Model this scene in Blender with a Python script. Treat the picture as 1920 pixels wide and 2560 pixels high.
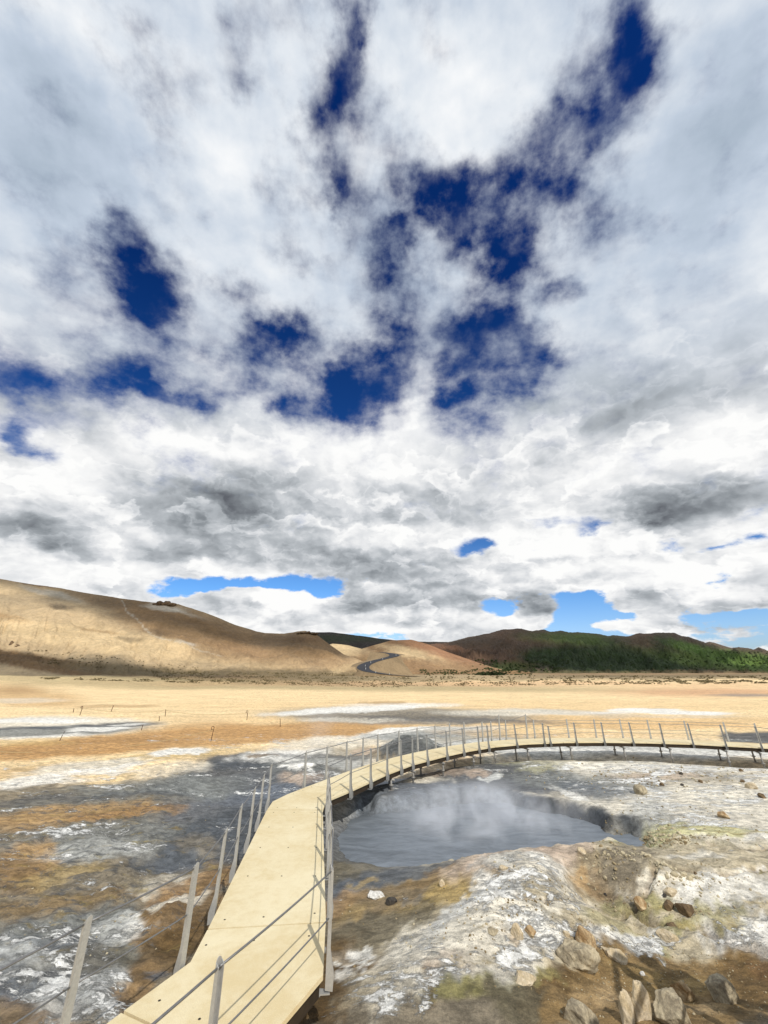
import bpy, bmesh, math, random
import numpy as np
from mathutils import Vector, Matrix
from mathutils.bvhtree import BVHTree
for o in list(bpy.data.objects): bpy.data.objects.remove(o)
random.seed(7); rng = np.random.RandomState(11)
S = bpy.context.scene; C = S.collection
# ------------------------------------------------------------ camera
CAMZ = 2.95; PITCH = math.radians(23.0); FPX = 962.0           # photo is 1920 x 2560
cam = bpy.data.cameras.new('camera'); co = bpy.data.objects.new('camera', cam); C.objects.link(co)
co.location = (0, 0, CAMZ); co.rotation_euler = (math.radians(90) + PITCH, 0, 0)
cam.sensor_fit = 'VERTICAL'; cam.sensor_height = 24.0; cam.lens = 24.0 * FPX / 2560.0
cam.clip_start = 0.05; cam.clip_end = 20000
S.camera = co; S.render.resolution_x = 768; S.render.resolution_y = 1024
S.view_settings.view_transform = 'Standard'; S.view_settings.look = 'None'
S.cycles.volume_bounces = 3; S.view_settings.exposure = 0.0; S.view_settings.gamma = 1.0
# ------------------------------------------------------------ sun
SUN_EL = math.radians(45); SH = Vector((-0.40, 0.917, 0)).normalized()   # direction in which shadows fall
sun_dir = Vector((-SH.x * math.cos(SUN_EL), -SH.y * math.cos(SUN_EL), math.sin(SUN_EL)))
sl = bpy.data.lights.new('sun', 'SUN'); sl.energy = 3.6; sl.angle = math.radians(0.53); sl.color = (1.0, 0.95, 0.87)
so = bpy.data.objects.new('sun', sl); C.objects.link(so)
so.rotation_euler = sun_dir.to_track_quat('Z', 'Y').to_euler()

# ------------------------------------------------------------ directions and numpy noise
cP, sP = math.cos(PITCH), math.sin(PITCH)
def ray(px, py):
    r = px - 960.0; u = 1280.0 - py
    return Vector((r, FPX * cP - u * sP, FPX * sP + u * cP))
def at(px, py, z=0.0):
    d = ray(px, py); t = (z - CAMZ) / d.z
    return Vector((d.x * t, d.y * t, z))
def atY(px, py, Y):
    d = ray(px, py); t = Y / d.y
    return Vector((d.x * t, Y, CAMZ + d.z * t))
def proj(x, y, z):
    zz = z - CAMZ
    dep = np.maximum(y * cP + zz * sP, 0.05); up = -y * sP + zz * cP
    return 960 + FPX * x / dep, 1280 - FPX * up / dep
def _h(ix, iy, s):
    n = (ix * 374761393 + iy * 668265263 + s * 974634777) & 0xffffffff
    n = ((n ^ (n >> 13)) * 1274126177) & 0xffffffff
    n = ((n ^ (n >> 16)) * 2246822519) & 0xffffffff
    return (n ^ (n >> 15)) & 0xffffffff
def perlin(x, y, seed=0):
    x0 = np.floor(x); y0 = np.floor(y); fx = x - x0; fy = y - y0
    ix = x0.astype(np.int64); iy = y0.astype(np.int64)
    u = fx * fx * fx * (fx * (fx * 6 - 15) + 10); v = fy * fy * fy * (fy * (fy * 6 - 15) + 10)
    def g(dx, dy):
        a = _h(ix + dx, iy + dy, seed) / 4294967296.0 * 6.2831853
        return np.cos(a) * (fx - dx) + np.sin(a) * (fy - dy)
    a = g(0, 0); b = g(1, 0); c = g(0, 1); d = g(1, 1)
    return ((a + (b - a) * u) * (1 - v) + (c + (d - c) * u) * v) * 1.5
def fbm(x, y, o=5, seed=0, rough=0.5, lac=2.03):
    s = 0; a = 1.0; t = 0
    for k in range(o):
        s = s + a * perlin(x + 17.3 * k, y - 9.1 * k, seed + k); t += a; a *= rough; x = x * lac; y = y * lac
    return s / t * 1.6
def ridged(x, y, o=4, seed=0, rough=0.5):
    s = 0; a = 1.0; t = 0
    for k in range(o):
        s = s + a * (1 - 2 * np.abs(perlin(x + 5.3 * k, y + 3.1 * k, seed + k))); t += a; a *= rough; x = x * 2.1; y = y * 2.1
    return s / t
def sst(a, b, x):
    t = np.clip((x - a) / (b - a), 0, 1); return t * t * (3 - 2 * t)
def lin(c):
    return tuple((v / 12.92 if v <= 0.04045 else ((v + 0.055) / 1.055) ** 2.4) for v in (k / 255.0 for k in c))
ILL = 1.34
def alb(c):                                   # real base colour of a sunlit surface seen with sRGB value c
    return np.array([min(0.86, v / ILL) for v in lin(c)])

# ------------------------------------------------------------ node helper
class NT:
    def __init__(s, tree, flat=False): s.t = tree; s.L = tree.links; s.flat = flat
    def n(s, typ, **kw):
        nd = s.t.nodes.new(typ)
        for k, v in kw.items(): setattr(nd, k, v)
        return nd
    def lk(s, a, b): s.L.new(a, b)
    def put(s, sock, v):
        if isinstance(v, bpy.types.NodeSocket): s.L.new(v, sock)
        elif v is not None: sock.default_value = v
    def m(s, op, a, b=None, c=None, clamp=False):
        nd = s.t.nodes.new('ShaderNodeMath'); nd.operation = op; nd.use_clamp = clamp
        s.put(nd.inputs[0], a); s.put(nd.inputs[1], b); s.put(nd.inputs[2], c); return nd.outputs[0]
    def v(s, op, a, b=None, scale=None):
        nd = s.t.nodes.new('ShaderNodeVectorMath'); nd.operation = op
        s.put(nd.inputs[0], a); s.put(nd.inputs[1], b)
        if scale is not None: s.put(nd.inputs['Scale'], scale)
        return nd.outputs['Value'] if op in ('DOT_PRODUCT', 'LENGTH') else nd.outputs['Vector']
    def noise(s, vec, scale, detail=4, rough=0.5, dist=0.0, color=False, lac=2.0):
        nd = s.t.nodes.new('ShaderNodeTexNoise'); nd.noise_dimensions = '2D' if s.flat else '3D'; s.put(nd.inputs['Vector'], vec)
        nd.inputs['Scale'].default_value = scale; nd.inputs['Detail'].default_value = detail
        nd.inputs['Roughness'].default_value = rough; nd.inputs['Distortion'].default_value = 0.0 if s.flat else dist
        nd.inputs['Lacunarity'].default_value = lac
        return nd.outputs['Color'] if color else nd.outputs['Fac']
    def ss(s, x, a, b, lo=0.0, hi=1.0):
        nd = s.t.nodes.new('ShaderNodeMapRange'); nd.interpolation_type = 'SMOOTHSTEP'
        s.put(nd.inputs[0], x); s.put(nd.inputs[1], a); s.put(nd.inputs[2], b); s.put(nd.inputs[3], lo); s.put(nd.inputs[4], hi)
        return nd.outputs[0]
    def mix(s, f, a, b, bt='MIX'):
        nd = s.t.nodes.new('ShaderNodeMix'); nd.data_type = 'RGBA'; nd.blend_type = bt
        s.put(nd.inputs[0], f)
        for i, q in ((6, a), (7, b)):
            if isinstance(q, (tuple, list, np.ndarray)): q = tuple(float(k) for k in q)[:3] + (1.0,)
            s.put(nd.inputs[i], q)
        return nd.outputs[2]
    def ramp(s, x, stops, interp='LINEAR'):
        nd = s.t.nodes.new('ShaderNodeValToRGB'); cr = nd.color_ramp; cr.interpolation = interp
        while len(cr.elements) < len(stops): cr.elements.new(0.5)
        for e, (p, c) in zip(cr.elements, stops): e.position = p; e.color = tuple(c) + (1.0,)
        s.put(nd.inputs[0], x); return nd.outputs['Color']

# ------------------------------------------------------------ sky: Nishita air with procedural clouds
# (x, y, rx, ry, turn, amount): cloud gaps (-) and banks (+) laid out over the sky by direction
COV = [(960,520,230,330,-12,-.38),(1400,300,110,240,30,-.45),(330,790,230,150,15,-.42),(560,930,560,80,0,-.45),(1180,880,190,110,0,-.35),(850,300,60,260,-12,-.5),(1075,640,70,50,0,.5),(1160,240,120,150,0,.5),(858,45,38,110,0,-1.9),(845,140,44,84,8,-1.5),(868,205,52,60,0,-1.0),(762,285,45,70,-10,-.75),(825,400,55,100,-28,-1.0),(870,470,30,60,-20,-1.0),
 (898,545,48,62,0,-1.7),(622,225,26,60,-28,-.75),(505,22,70,30,0,-.55),(560,120,110,110,0,-.2),(301,622,66,64,30,-2.0),(365,705,82,92,-35,-1.3),(392,775,70,45,0,-1.0),
 (190,762,90,24,15,-.8),(612,752,46,26,20,-.85),(940,690,36,80,0,-.9),(965,610,60,40,0,-.8),(1590,60,80,80,0,-1.1),(1562,165,48,62,25,-1.4),(1490,190,70,110,25,-.65),
 (1335,345,52,50,0,-1.1),(1405,330,80,70,-30,-.6),(1480,290,50,70,30,-.4),(1265,480,138,96,-22,-3.0),(1150,500,90,72,0,-1.7),(1200,410,140,50,0,-.55),(1395,400,30,60,20,-1.0),(1030,365,80,60,0,-.55),(1060,450,60,50,0,-.4),
 (1000,592,75,26,0,-1.4),(1290,622,50,58,0,-1.6),(1300,700,66,70,0,-.95),(1410,730,44,28,0,-1.5),(1470,545,60,66,-25,-.6),(1000,740,90,90,0,-.75),(1235,790,80,30,0,-.7),
 (1030,860,110,60,0,-.5),(100,945,170,50,8,-1.5),(15,925,60,60,0,-1.0),(20,1055,120,36,0,-1.25),(95,1128,78,18,18,-1.5),(14,1095,40,34,0,-1.3),(150,1040,90,22,12,-.7),(285,930,60,36,10,-1.2),
 (350,955,66,26,15,-1.15),(430,985,110,22,8,-1.0),(500,975,40,34,0,-.9),(578,905,56,50,-20,-1.25),(690,843,66,40,0,-1.7),(780,850,60,40,0,-.65),(760,1005,78,50,20,-1.45),(700,990,40,20,0,-.8),
 (880,945,100,60,-20,-1.0),(935,985,78,84,0,-1.5),(960,940,50,60,0,-1.0),(1115,950,84,96,0,-1.6),(1190,880,90,80,0,-1.0),(1292,870,62,84,0,-1.6),(1260,930,60,50,0,-1.0),(1372,905,36,18,0,-.9),
 (1060,960,26,90,0,.9),(50,850,110,60,0,-.35),(220,860,60,30,0,-.4),
 (1345,1303,70,18,5,-1.0),(1485,1328,60,16,-15,-1.0),(1205,1358,46,11,-8,-1.05),(1148,1374,28,9,0,-.9),(1345,1362,34,9,0,-1.0),(1650,1350,60,22,0,-.8),(1785,1366,50,11,0,-.9),(1890,1345,70,17,-10,-1.1),
 (1840,1292,60,20,0,-.5),(1172,1459,20,7,0,-1.0),(1905,1212,40,9,-10,-1.0),(1450,1310,40,12,0,-.7),
 (525,1468,140,24,-4,-2.2),(690,1476,80,22,0,-1.7),(820,1488,100,38,0,-2.3),(360,1447,50,9,0,-.8),(925,1545,70,40,0,-1.0),(450,1500,60,20,0,-.7),(925,1585,90,22,0,-1.4),(800,1570,60,18,0,-.9),
 (1235,1532,110,34,0,-1.8),(1450,1545,150,46,0,-1.9),(1700,1560,260,46,0,-1.5),(1760,1500,80,34,0,-1.4),(1825,1452,56,20,0,-1.3),(1470,1500,70,22,0,-1.0),(1900,1560,120,60,0,-1.2),(1180,1590,300,20,0,-.9),
 (1068,1540,130,26,0,1.6),(1122,1573,56,14,0,1.9),(1000,1565,90,20,0,1.2),(1245,1568,60,17,-8,1.7),(1330,1563,34,18,0,1.8),(1630,1518,90,22,0,1.8),(1850,1503,90,27,-8,2.0),(1345,1527,50,22,0,1.9),
 (1565,1571,60,12,0,1.7),(1652,1574,44,10,0,1.7),(1800,1575,120,14,0,.9),(1570,1540,60,9,0,.8),(1480,1565,50,9,0,.8),(700,1525,80,44,12,2.0),(745,1500,34,26,0,1.6),(620,1500,70,26,0,1.7),(540,1515,70,24,15,1.4),(885,1508,70,30,0,1.9),
 (880,1568,66,12,0,1.2),(650,1560,170,16,10,1.3),(1250,1410,240,14,-4,.5),(1010,1490,90,22,0,.8)]
BRI = [(180,50,210,90,30,.16),(480,260,120,170,-30,.15),(560,430,90,100,-30,.1),(1180,180,190,210,15,.17),(40,320,150,190,0,-.11),(280,420,200,150,0,-.05),(500,520,160,120,0,-.07),(1850,300,140,190,20,-.19),
 (1650,130,200,120,30,.02),(1500,560,120,120,0,.02),(1730,640,260,170,0,-.04),(1205,735,100,76,0,.14),(640,360,120,90,0,.05),(1900,500,90,120,0,.08),(200,830,130,60,0,.04),(950,840,60,60,0,.05),
 (600,1140,330,46,0,.14),(430,1120,120,26,0,.14),(560,1130,180,14,5,.16),(1000,1075,110,60,0,.22),(940,1040,80,36,0,.16),(1150,1120,180,80,0,.06),(130,1180,200,50,5,.18),(260,1235,120,20,12,.15),
 (500,1285,160,48,4,-.36),(640,1300,200,60,0,-.14),(420,1230,150,60,0,-.12),(60,1325,170,30,6,-.36),(140,1368,80,26,10,-.34),(430,1375,140,24,0,-.22),(240,1270,80,34,0,-.1),(770,1372,90,22,-5,-.34),(900,1412,95,34,-4,-.34),
 (730,1210,250,40,0,-.08),(1050,1230,150,36,0,-.07),(1080,1290,160,34,0,-.1),(860,1330,70,14,-20,.18),(1685,1262,150,36,-8,-.46),(1590,1292,100,16,0,-.26),(1780,1220,120,40,0,-.14),(1560,1240,60,30,0,.08),
 (1330,1240,80,50,0,-.04),(1430,1180,160,40,-25,.17),(1300,1290,160,50,0,.1),(1850,1075,120,50,10,.2),(1650,1030,160,60,-20,-.16),(1500,1100,160,60,-30,-.12),(1650,1120,140,30,-15,.08),(1480,930,200,90,-20,-.05),(1750,930,150,80,0,-.03),
 (1250,1340,220,40,0,.14),(1420,1368,110,20,-8,.3),(1120,1340,100,30,0,.12),(1400,1395,160,7,-8,-.26),(1640,1430,150,34,0,.24),(1450,1420,140,13,-5,.25),(1250,1430,110,24,0,.12),(1530,1440,70,20,0,-.06),(1360,1475,80,18,0,-.1),
 (1020,1450,110,40,0,-.12),(1060,1505,180,16,0,-.3),(1300,1503,90,12,-4,-.36),(1345,1532,50,18,0,-.5),(1630,1486,60,11,0,-.36),(1640,1525,70,7,0,.18),(1850,1490,60,8,0,.2),(1850,1520,90,9,0,-.2),(1130,1535,50,14,0,.2),(1000,1575,80,8,0,.2),(1050,1555,100,7,0,-.25),
 (60,1395,120,24,0,.18),(250,1370,60,20,0,.15),(180,1430,180,20,0,.06),(560,1400,60,14,0,.12),(620,1430,160,16,0,.1),(740,1498,50,16,0,.42),(620,1490,50,10,0,.28),(700,1515,80,12,5,.2),(640,1545,120,13,10,-.16),(600,1515,70,8,0,-.14),(885,1525,60,16,0,-.3),(870,1480,60,20,0,-.2),(1570,1567,50,7,0,.25),(1330,1557,30,9,0,.35),(1240,1560,40,7,0,.25),(1800,1575,110,10,0,-.28),(810,1450,110,12,0,.14)]
def blobs(lst, X, Y, base):
    f = np.full(X.shape, base)
    for (cx, cy, rx, ry, a, amp) in lst:
        a = math.radians(a); dx = X - cx; dy = Y - cy
        p = (dx * math.cos(a) + dy * math.sin(a)) / rx; q = (-dx * math.sin(a) + dy * math.cos(a)) / ry
        r2 = p * p + q * q
        f = f + amp * np.exp(-0.5 * np.minimum(r2, 60) ** 1.25 * 1.3)
    return f
U0, U1, V0, V1 = -0.56, 0.56, -0.04, 0.88
NU, NV, RANK = 84, 100, 36
ug = np.linspace(0, 1, NU); vg = np.linspace(0, 1, NV) ** 1.35
AA, BB = np.meshgrid(U0 + (U1 - U0) * ug, V0 + (V1 - V0) * vg)
r2 = AA ** 2 + BB ** 2; dx_ = 2 * AA / (1 + r2); dy_ = (1 - r2) / (1 + r2); dz_ = 2 * BB / (1 + r2)
dep = np.maximum(dy_ * cP + dz_ * sP, .02); upp = -dy_ * sP + dz_ * cP
PX = 960 + FPX * dx_ / dep; PY = 1280 - FPX * upp / dep
Fc = np.clip(blobs([c[:5] + (c[5] * (1.45 if (1285 < c[1] < 1385 and c[5] < -.75) else 1.1 if (c[1] > 1480 and c[5] < 0) else 1.6 if c[1] > 1480 else 1.25),) for c in COV], PX, PY, 1.02), -1.35, 1.6); Fb = np.clip(blobs([c[:5] + (c[5] * 1.05,) for c in BRI], PX, PY, 0.765), 0.0, 1.15)
W = np.vstack([Fc * 0.6, Fb]); mean = W.mean()
Uu, Ss, Vt = np.linalg.svd(W - mean, full_matrices=False)
world = bpy.data.worlds.new('World'); S.world = world; world.use_nodes = True
wt = world.node_tree; wt.nodes.clear(); N = NT(wt, True)
D = N.v('NORMALIZE', N.n('ShaderNodeTexCoord').outputs['Generated'])
sx = N.n('ShaderNodeSeparateXYZ'); N.lk(D, sx.inputs[0]); X_, Y_, Z_ = sx.outputs
den = N.m('MAXIMUM', N.m('ADD', Y_, 1.0), 0.05)
u_ = N.m('DIVIDE', X_, den); v_ = N.m('DIVIDE', Z_, den)
cz = N.m('ADD', N.m('MAXIMUM', Z_, 0.0), 0.16)
cc = N.n('ShaderNodeCombineXYZ'); N.put(cc.inputs[0], N.m('DIVIDE', X_, cz)); N.put(cc.inputs[1], N.m('DIVIDE', Y_, cz)); N.put(cc.inputs[2], N.m('MULTIPLY', Z_, 1.5)); PLN = cc.outputs[0]
cl = N.n('ShaderNodeCombineXYZ'); N.put(cl.inputs[0], u_); N.put(cl.inputs[1], N.m('ADD', v_, N.m('MULTIPLY', N.m('SUBTRACT', 1.0, N.m('POWER', 2.71828, N.m('MULTIPLY', v_, -5.0))), 0.3))); STP = cl.outputs[0]
# domain warp so that no bank keeps a drawn outline
w1 = N.v('SUBTRACT', N.noise(STP, 7.0, 5, 0.55, color=True), (0.5, 0.5, 0.5))
w2 = N.v('SUBTRACT', N.noise(STP, 30.0, 4, 0.6, color=True), (0.5, 0.5, 0.5))
wa = N.ss(v_, 0.0, 0.35, 0.25, 1.0)
ws = N.v('SCALE', N.v('ADD', N.v('SCALE', w1, scale=0.085), N.v('SCALE', w2, scale=0.028)), scale=wa)
sw = N.n('ShaderNodeSeparateXYZ'); N.lk(ws, sw.inputs[0])
uu = N.m('DIVIDE', N.m('SUBTRACT', N.m('ADD', u_, sw.outputs[0]), U0), U1 - U0, clamp=True)
vv = N.m('DIVIDE', N.m('SUBTRACT', N.m('ADD', v_, N.m('MULTIPLY', sw.outputs[1], 0.8)), V0), V1 - V0, clamp=True)
def curve3(x, pos, fs):
    nd = N.n('ShaderNodeRGBCurve'); mp = nd.mapping; mp.use_clip = False
    cb = N.n('ShaderNodeCombineColor')
    for k in range(3): N.put(cb.inputs[k], x)
    for k in range(3):
        c = mp.curves[k]; f = fs[k]
        c.points[0].location = (pos[0], f[0]); c.points[1].location = (pos[-1], f[-1])
        for p, y in zip(pos[1:-1], f[1:-1]): c.points.new(float(p), float(y))
    for c in mp.curves:
        for p in c.points: p.handle_type = 'VECTOR'
    mp.update(); N.lk(cb.outputs[0], nd.inputs['Color']); return nd.outputs['Color']
cov = None; bri = None
for k in range(0, RANK, 3):
    fu, fc, fb = [], [], []; sc = []
    for j in range(k, k + 3):
        a = Vt[j]; ma = np.abs(a).max(); b = Uu[:, j] * Ss[j] * ma; mb = max(np.abs(b).max(), 1e-6)
        fu.append(a / ma * .5 + .5); fc.append(b[:NV] / mb * .5 + .5); fb.append(b[NV:] / mb * .5 + .5); sc.append(mb * 4)
    half = (0.5, 0.5, 0.5)
    A = N.v('MULTIPLY', N.v('SUBTRACT', curve3(uu, ug, fu), half), tuple(sc))
    c_ = N.v('DOT_PRODUCT', A, N.v('SUBTRACT', curve3(vv, vg, fc), half)); b_ = N.v('DOT_PRODUCT', A, N.v('SUBTRACT', curve3(vv, vg, fb), half))
    cov = c_ if cov is None else N.m('ADD', cov, c_); bri = b_ if bri is None else N.m('ADD', bri, b_)
cov = N.m('DIVIDE', N.m('ADD', cov, float(mean)), 0.6); bri = N.m('ADD', bri, float(mean))
# streaky fibres for the high cloud, puffs for the low one
def voro(vec, scale, detail=3.0, rough=.55):
    nd = N.n('ShaderNodeTexVoronoi'); nd.voronoi_dimensions = '2D'; nd.feature = 'F1'; nd.normalize = True; N.put(nd.inputs['Vector'], vec); nd.inputs['Scale'].default_value = scale
    nd.inputs['Detail'].default_value = detail; nd.inputs['Roughness'].default_value = rough; return nd.outputs['Distance']
fib = N.noise(STP, 12.0, 11, 0.62, 0.35); puff = N.noise(STP, 30.0, 9, 0.60, 0.15); big = N.noise(STP, 6.0, 5, 0.5)
STW = N.v('ADD', STP, N.v('SCALE', N.v('SUBTRACT', N.noise(STP, 22.0, 4, 0.6, color=True), (.5, .5, .5)), scale=.035))
bil = voro(STW, 12.0); bil2 = voro(N.v('ADD', STW, (.005, .016, 0.0)), 12.0)
low = N.ss(v_, 0.10, 0.30, 1.0, 0.0); hi_ = N.m('SUBTRACT', 1.0, low)
nz = N.m('ADD', N.m('MULTIPLY', N.m('SUBTRACT', fib, .5), N.m('MULTIPLY', hi_, 4.3)), N.m('MULTIPLY', low, N.m('ADD', N.m('MULTIPLY', N.m('SUBTRACT', puff, .5), 2.7), N.m('MULTIPLY', N.m('SUBTRACT', .42, bil), 1.2))))
dn = N.m('ADD', N.m('ADD', cov, nz), N.m('MULTIPLY', N.m('SUBTRACT', big, 0.5), 1.4))
wd = N.ss(v_, 0.03, 0.38, 0.22, 1.25)
alpha = N.ss(dn, N.m('MULTIPLY', wd, -1.25), wd)
off = N.v('ADD', STP, (0.010, 0.016, 0.0)); offb = N.v('ADD', STP, (0.004, 0.010, 0.0))
rel = N.m('SUBTRACT', N.noise(STP, 7.0, 5, 0.48, 0.1), N.noise(off, 7.0, 5, 0.48, 0.1))
relp = N.m('SUBTRACT', N.noise(STP, 26.0, 7, 0.56, 0.1), N.noise(offb, 26.0, 7, 0.56, 0.1))
def cells(scale, seed, a, b):
    n_ = N.noise(N.v('ADD', STW, (seed, seed * .7, 0.0)), scale, 7, .5)
    nu_ = N.noise(N.v('ADD', STW, (seed + .12 / scale, seed * .7 + .35 / scale, 0.0)), scale, 7, .5); g_ = N.m('SUBTRACT', n_, nu_)
    return N.m('SUBTRACT', N.m('MULTIPLY', N.m('MULTIPLY', N.ss(n_, a, a + .05), N.ss(n_, a + .03, b, 1.0, 0.0)), N.ss(g_, -.01, .07)), N.m('MULTIPLY', N.ss(g_, .0, -.09), .45)), n_
e1, n1_ = cells(9.0, 3.1, .50, .66); e2, n2_ = cells(20.0, 7.7, .51, .66)
edge = N.m('MULTIPLY', N.m('ADD', N.m('SUBTRACT', N.m('MULTIPLY', e1, .26), .0), N.m('SUBTRACT', N.m('MULTIPLY', e2, .10), -.01)), N.ss(v_, .20, .50, 1.0, .0))
rl = N.m('ADD', edge, N.m('ADD', N.m('ADD', N.m('MULTIPLY', rel, N.ss(v_, 0.1, 0.5, .8, 0.5)), N.m('MULTIPLY', relp, N.ss(v_, 0.08, 0.40, 0.34, 0.08))), N.m('MULTIPLY', N.m('SUBTRACT', bil2, bil), N.ss(v_, .06, .42, .75, .08))))
soft = N.m('MULTIPLY', N.m('SUBTRACT', N.noise(STP, 4.5, 9, 0.55, 0.3), 0.5), N.ss(v_, 0.1, 0.4, 0.5, 0.55))
br = N.m('ADD', N.m('ADD', bri, rl), soft)
veil = N.m('MULTIPLY', N.m('MULTIPLY', N.ss(N.noise(STP, 11.0, 8, 0.56), .42, .68), N.ss(dn, -2.6, -.4)), N.ss(v_, .12, .3, 0.0, .55))
alpha = N.m('SUBTRACT', 1.0, N.m('MULTIPLY', N.m('SUBTRACT', 1.0, alpha), N.m('SUBTRACT', 1.0, veil)))
# bright rims where cumulus edges thin out
rim = N.m('MULTIPLY', N.ss(dn, 0.1, 0.9, 1.0, 0.0), N.ss(v_, 0.1, 0.35, 0.10, 0.0)); br = N.m('ADD', br, rim, clamp=True)
ccol_hi = N.ramp(br, [(0.0, (.12, .13, .15)), (.25, (.27, .31, .35)), (.5, (.41, .49, .59)), (.68, (.54, .62, .73)), (.85, (.76, .81, .87)), (1.0, (.96, .97, .98))])
ccol_lo = N.ramp(br, [(0.0, (.12, .13, .15)), (.25, (.27, .295, .32)), (.5, (.48, .51, .54)), (.68, (.69, .71, .735)), (.85, (.88, .885, .89)), (1.0, (.99, .99, .98))])
ccol = N.mix(N.ss(v_, 0.25, 0.5), ccol_lo, ccol_hi)
sky = N.n('ShaderNodeTexSky', sky_type='NISHITA', sun_disc=False, sun_elevation=SUN_EL)
sky.sun_rotation = math.atan2(sun_dir.x, sun_dir.y)
tint = N.ramp(v_, [(0.0, (1.05, 1.18, 1.55)), (.05, (.92, 1.22, 1.70)), (.10, (.55, 1.0, 1.55)), (.2, (.26, .58, 1.05)), (.33, (.09, .36, .86)), (.5, (.03, .20, .62)), (.8, (.02, .16, .56))])
skyc = N.v('MULTIPLY', sky.outputs[0], tint)
cl10 = N.v('SCALE', ccol, scale=10.0)
wc = N.mix(alpha, skyc, cl10)
bg = N.n('ShaderNodeBackground'); N.lk(wc, bg.inputs[0]); bg.inputs[1].default_value = 0.1
wo = N.n('ShaderNodeOutputWorld'); N.lk(bg.outputs[0], wo.inputs[0])
world.cycles.sampling_method = 'MANUAL'; world.cycles.sample_map_resolution = 512

# ------------------------------------------------------------ object helpers
def tagp(o, label=None, cat=None, group=None, kind=None):
    for k, v in (('label', label), ('category', cat), ('group', group), ('kind', kind)):
        if v: o[k] = v
    return o
def link(name, me, mat=None, parent=None):
    o = bpy.data.objects.new(name, me); C.objects.link(o)
    if mat is not None:
        for m_ in (mat if isinstance(mat, (list, tuple)) else [mat]): me.materials.append(m_)
    if parent is not None: o.parent = parent
    return o
def empty(name, loc=(0, 0, 0)):
    o = bpy.data.objects.new(name, None); C.objects.link(o); o.location = loc; o.empty_display_size = .2; return o
def np_mesh(name, V, F, smooth=True):
    V = np.asarray(V, np.float32); F = np.asarray(F, np.int32); k = F.shape[1]
    me = bpy.data.meshes.new(name); me.vertices.add(len(V)); me.vertices.foreach_set('co', V.ravel())
    me.loops.add(F.size); me.loops.foreach_set('vertex_index', F.ravel())
    me.polygons.add(len(F)); me.polygons.foreach_set('loop_start', np.arange(0, F.size, k, dtype=np.int32))
    me.polygons.foreach_set('loop_total', np.full(len(F), k, np.int32))
    me.polygons.foreach_set('use_smooth', np.full(len(F), smooth, bool))
    me.update(calc_edges=True); me.validate(); return me
def grid_faces(nr, nc):
    i = np.arange(nr * nc).reshape(nr, nc)
    return np.stack([i[:-1, :-1].ravel(), i[:-1, 1:].ravel(), i[1:, 1:].ravel(), i[1:, :-1].ravel()], 1)
def colattr(me, name, arr):
    a = me.attributes.new(name, 'FLOAT_COLOR', 'POINT'); n = len(me.vertices)
    buf = np.ones((n, 4), np.float32); buf[:, :arr.shape[1]] = arr; a.data.foreach_set('color', buf.ravel())
def new_mat(name):
    m_ = bpy.data.materials.new(name); m_.use_nodes = True; nt = m_.node_tree; nt.nodes.clear()
    k = NT(nt); b = k.n('ShaderNodeBsdfPrincipled'); o = k.n('ShaderNodeOutputMaterial'); k.lk(b.outputs[0], o.inputs[0])
    b.inputs['Specular IOR Level'].default_value = 0.25; b.inputs['Roughness'].default_value = .85
    return m_, k, b
def bump(k, b, h, dist, strength=1.0):
    n_ = k.n('ShaderNodeBump'); n_.inputs['Strength'].default_value = strength; n_.inputs['Distance'].default_value = dist
    k.put(n_.inputs['Height'], h); k.lk(n_.outputs[0], b.inputs['Normal']); return n_

# ------------------------------------------------------------ paint: mineral colours where they lie on the ground, some darkened to hold shade
K = {k: alb(v) for k, v in dict(
 tan=(238,210,162), tan2=(224,187,134), brown=(190,148,96), brown2=(158,124,82), orange=(174,142,98), rust=(132,108,76), ochre=(186,160,104),
 white=(236,233,224), cream=(228,220,202), beige=(188,176,150), yell=(205,200,150), ygreen=(152,146,92), grey=(128,130,126), dgrey=(84,88,92),
 slate=(104,110,118), black=(52,54,58), greyb=(134,124,106), olive=(112,104,84), pinkb=(196,176,156), sand=(142,118,80), wet=(108,86,54),
 lgrey=(196,196,190), sage=(128,112,82), sageg=(98,98,62), ltan=(210,184,144), hbrown=(146,118,84), hdark=(118,90,62), hpale=(232,204,158), hbrown3=(132,104,70),
 green=(98,124,54), dgreen=(50,66,30), mdark=(98,82,66), mred=(116,88,68), fdark=(58,50,42), rosy=(206,150,112), mtan=(176,142,104), pathc=(214,192,156)).items()}
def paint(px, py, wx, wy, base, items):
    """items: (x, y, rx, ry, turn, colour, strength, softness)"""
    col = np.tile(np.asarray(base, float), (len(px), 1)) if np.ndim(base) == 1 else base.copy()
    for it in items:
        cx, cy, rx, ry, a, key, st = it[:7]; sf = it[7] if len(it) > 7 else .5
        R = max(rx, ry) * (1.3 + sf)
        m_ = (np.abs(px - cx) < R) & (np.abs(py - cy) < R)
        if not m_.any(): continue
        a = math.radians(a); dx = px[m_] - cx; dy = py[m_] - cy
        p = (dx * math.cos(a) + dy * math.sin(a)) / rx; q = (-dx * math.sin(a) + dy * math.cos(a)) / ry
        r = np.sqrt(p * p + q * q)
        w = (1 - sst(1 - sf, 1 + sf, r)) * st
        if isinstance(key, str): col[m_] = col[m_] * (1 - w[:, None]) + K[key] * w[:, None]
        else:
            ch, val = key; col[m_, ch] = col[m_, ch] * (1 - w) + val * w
    return col

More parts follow.
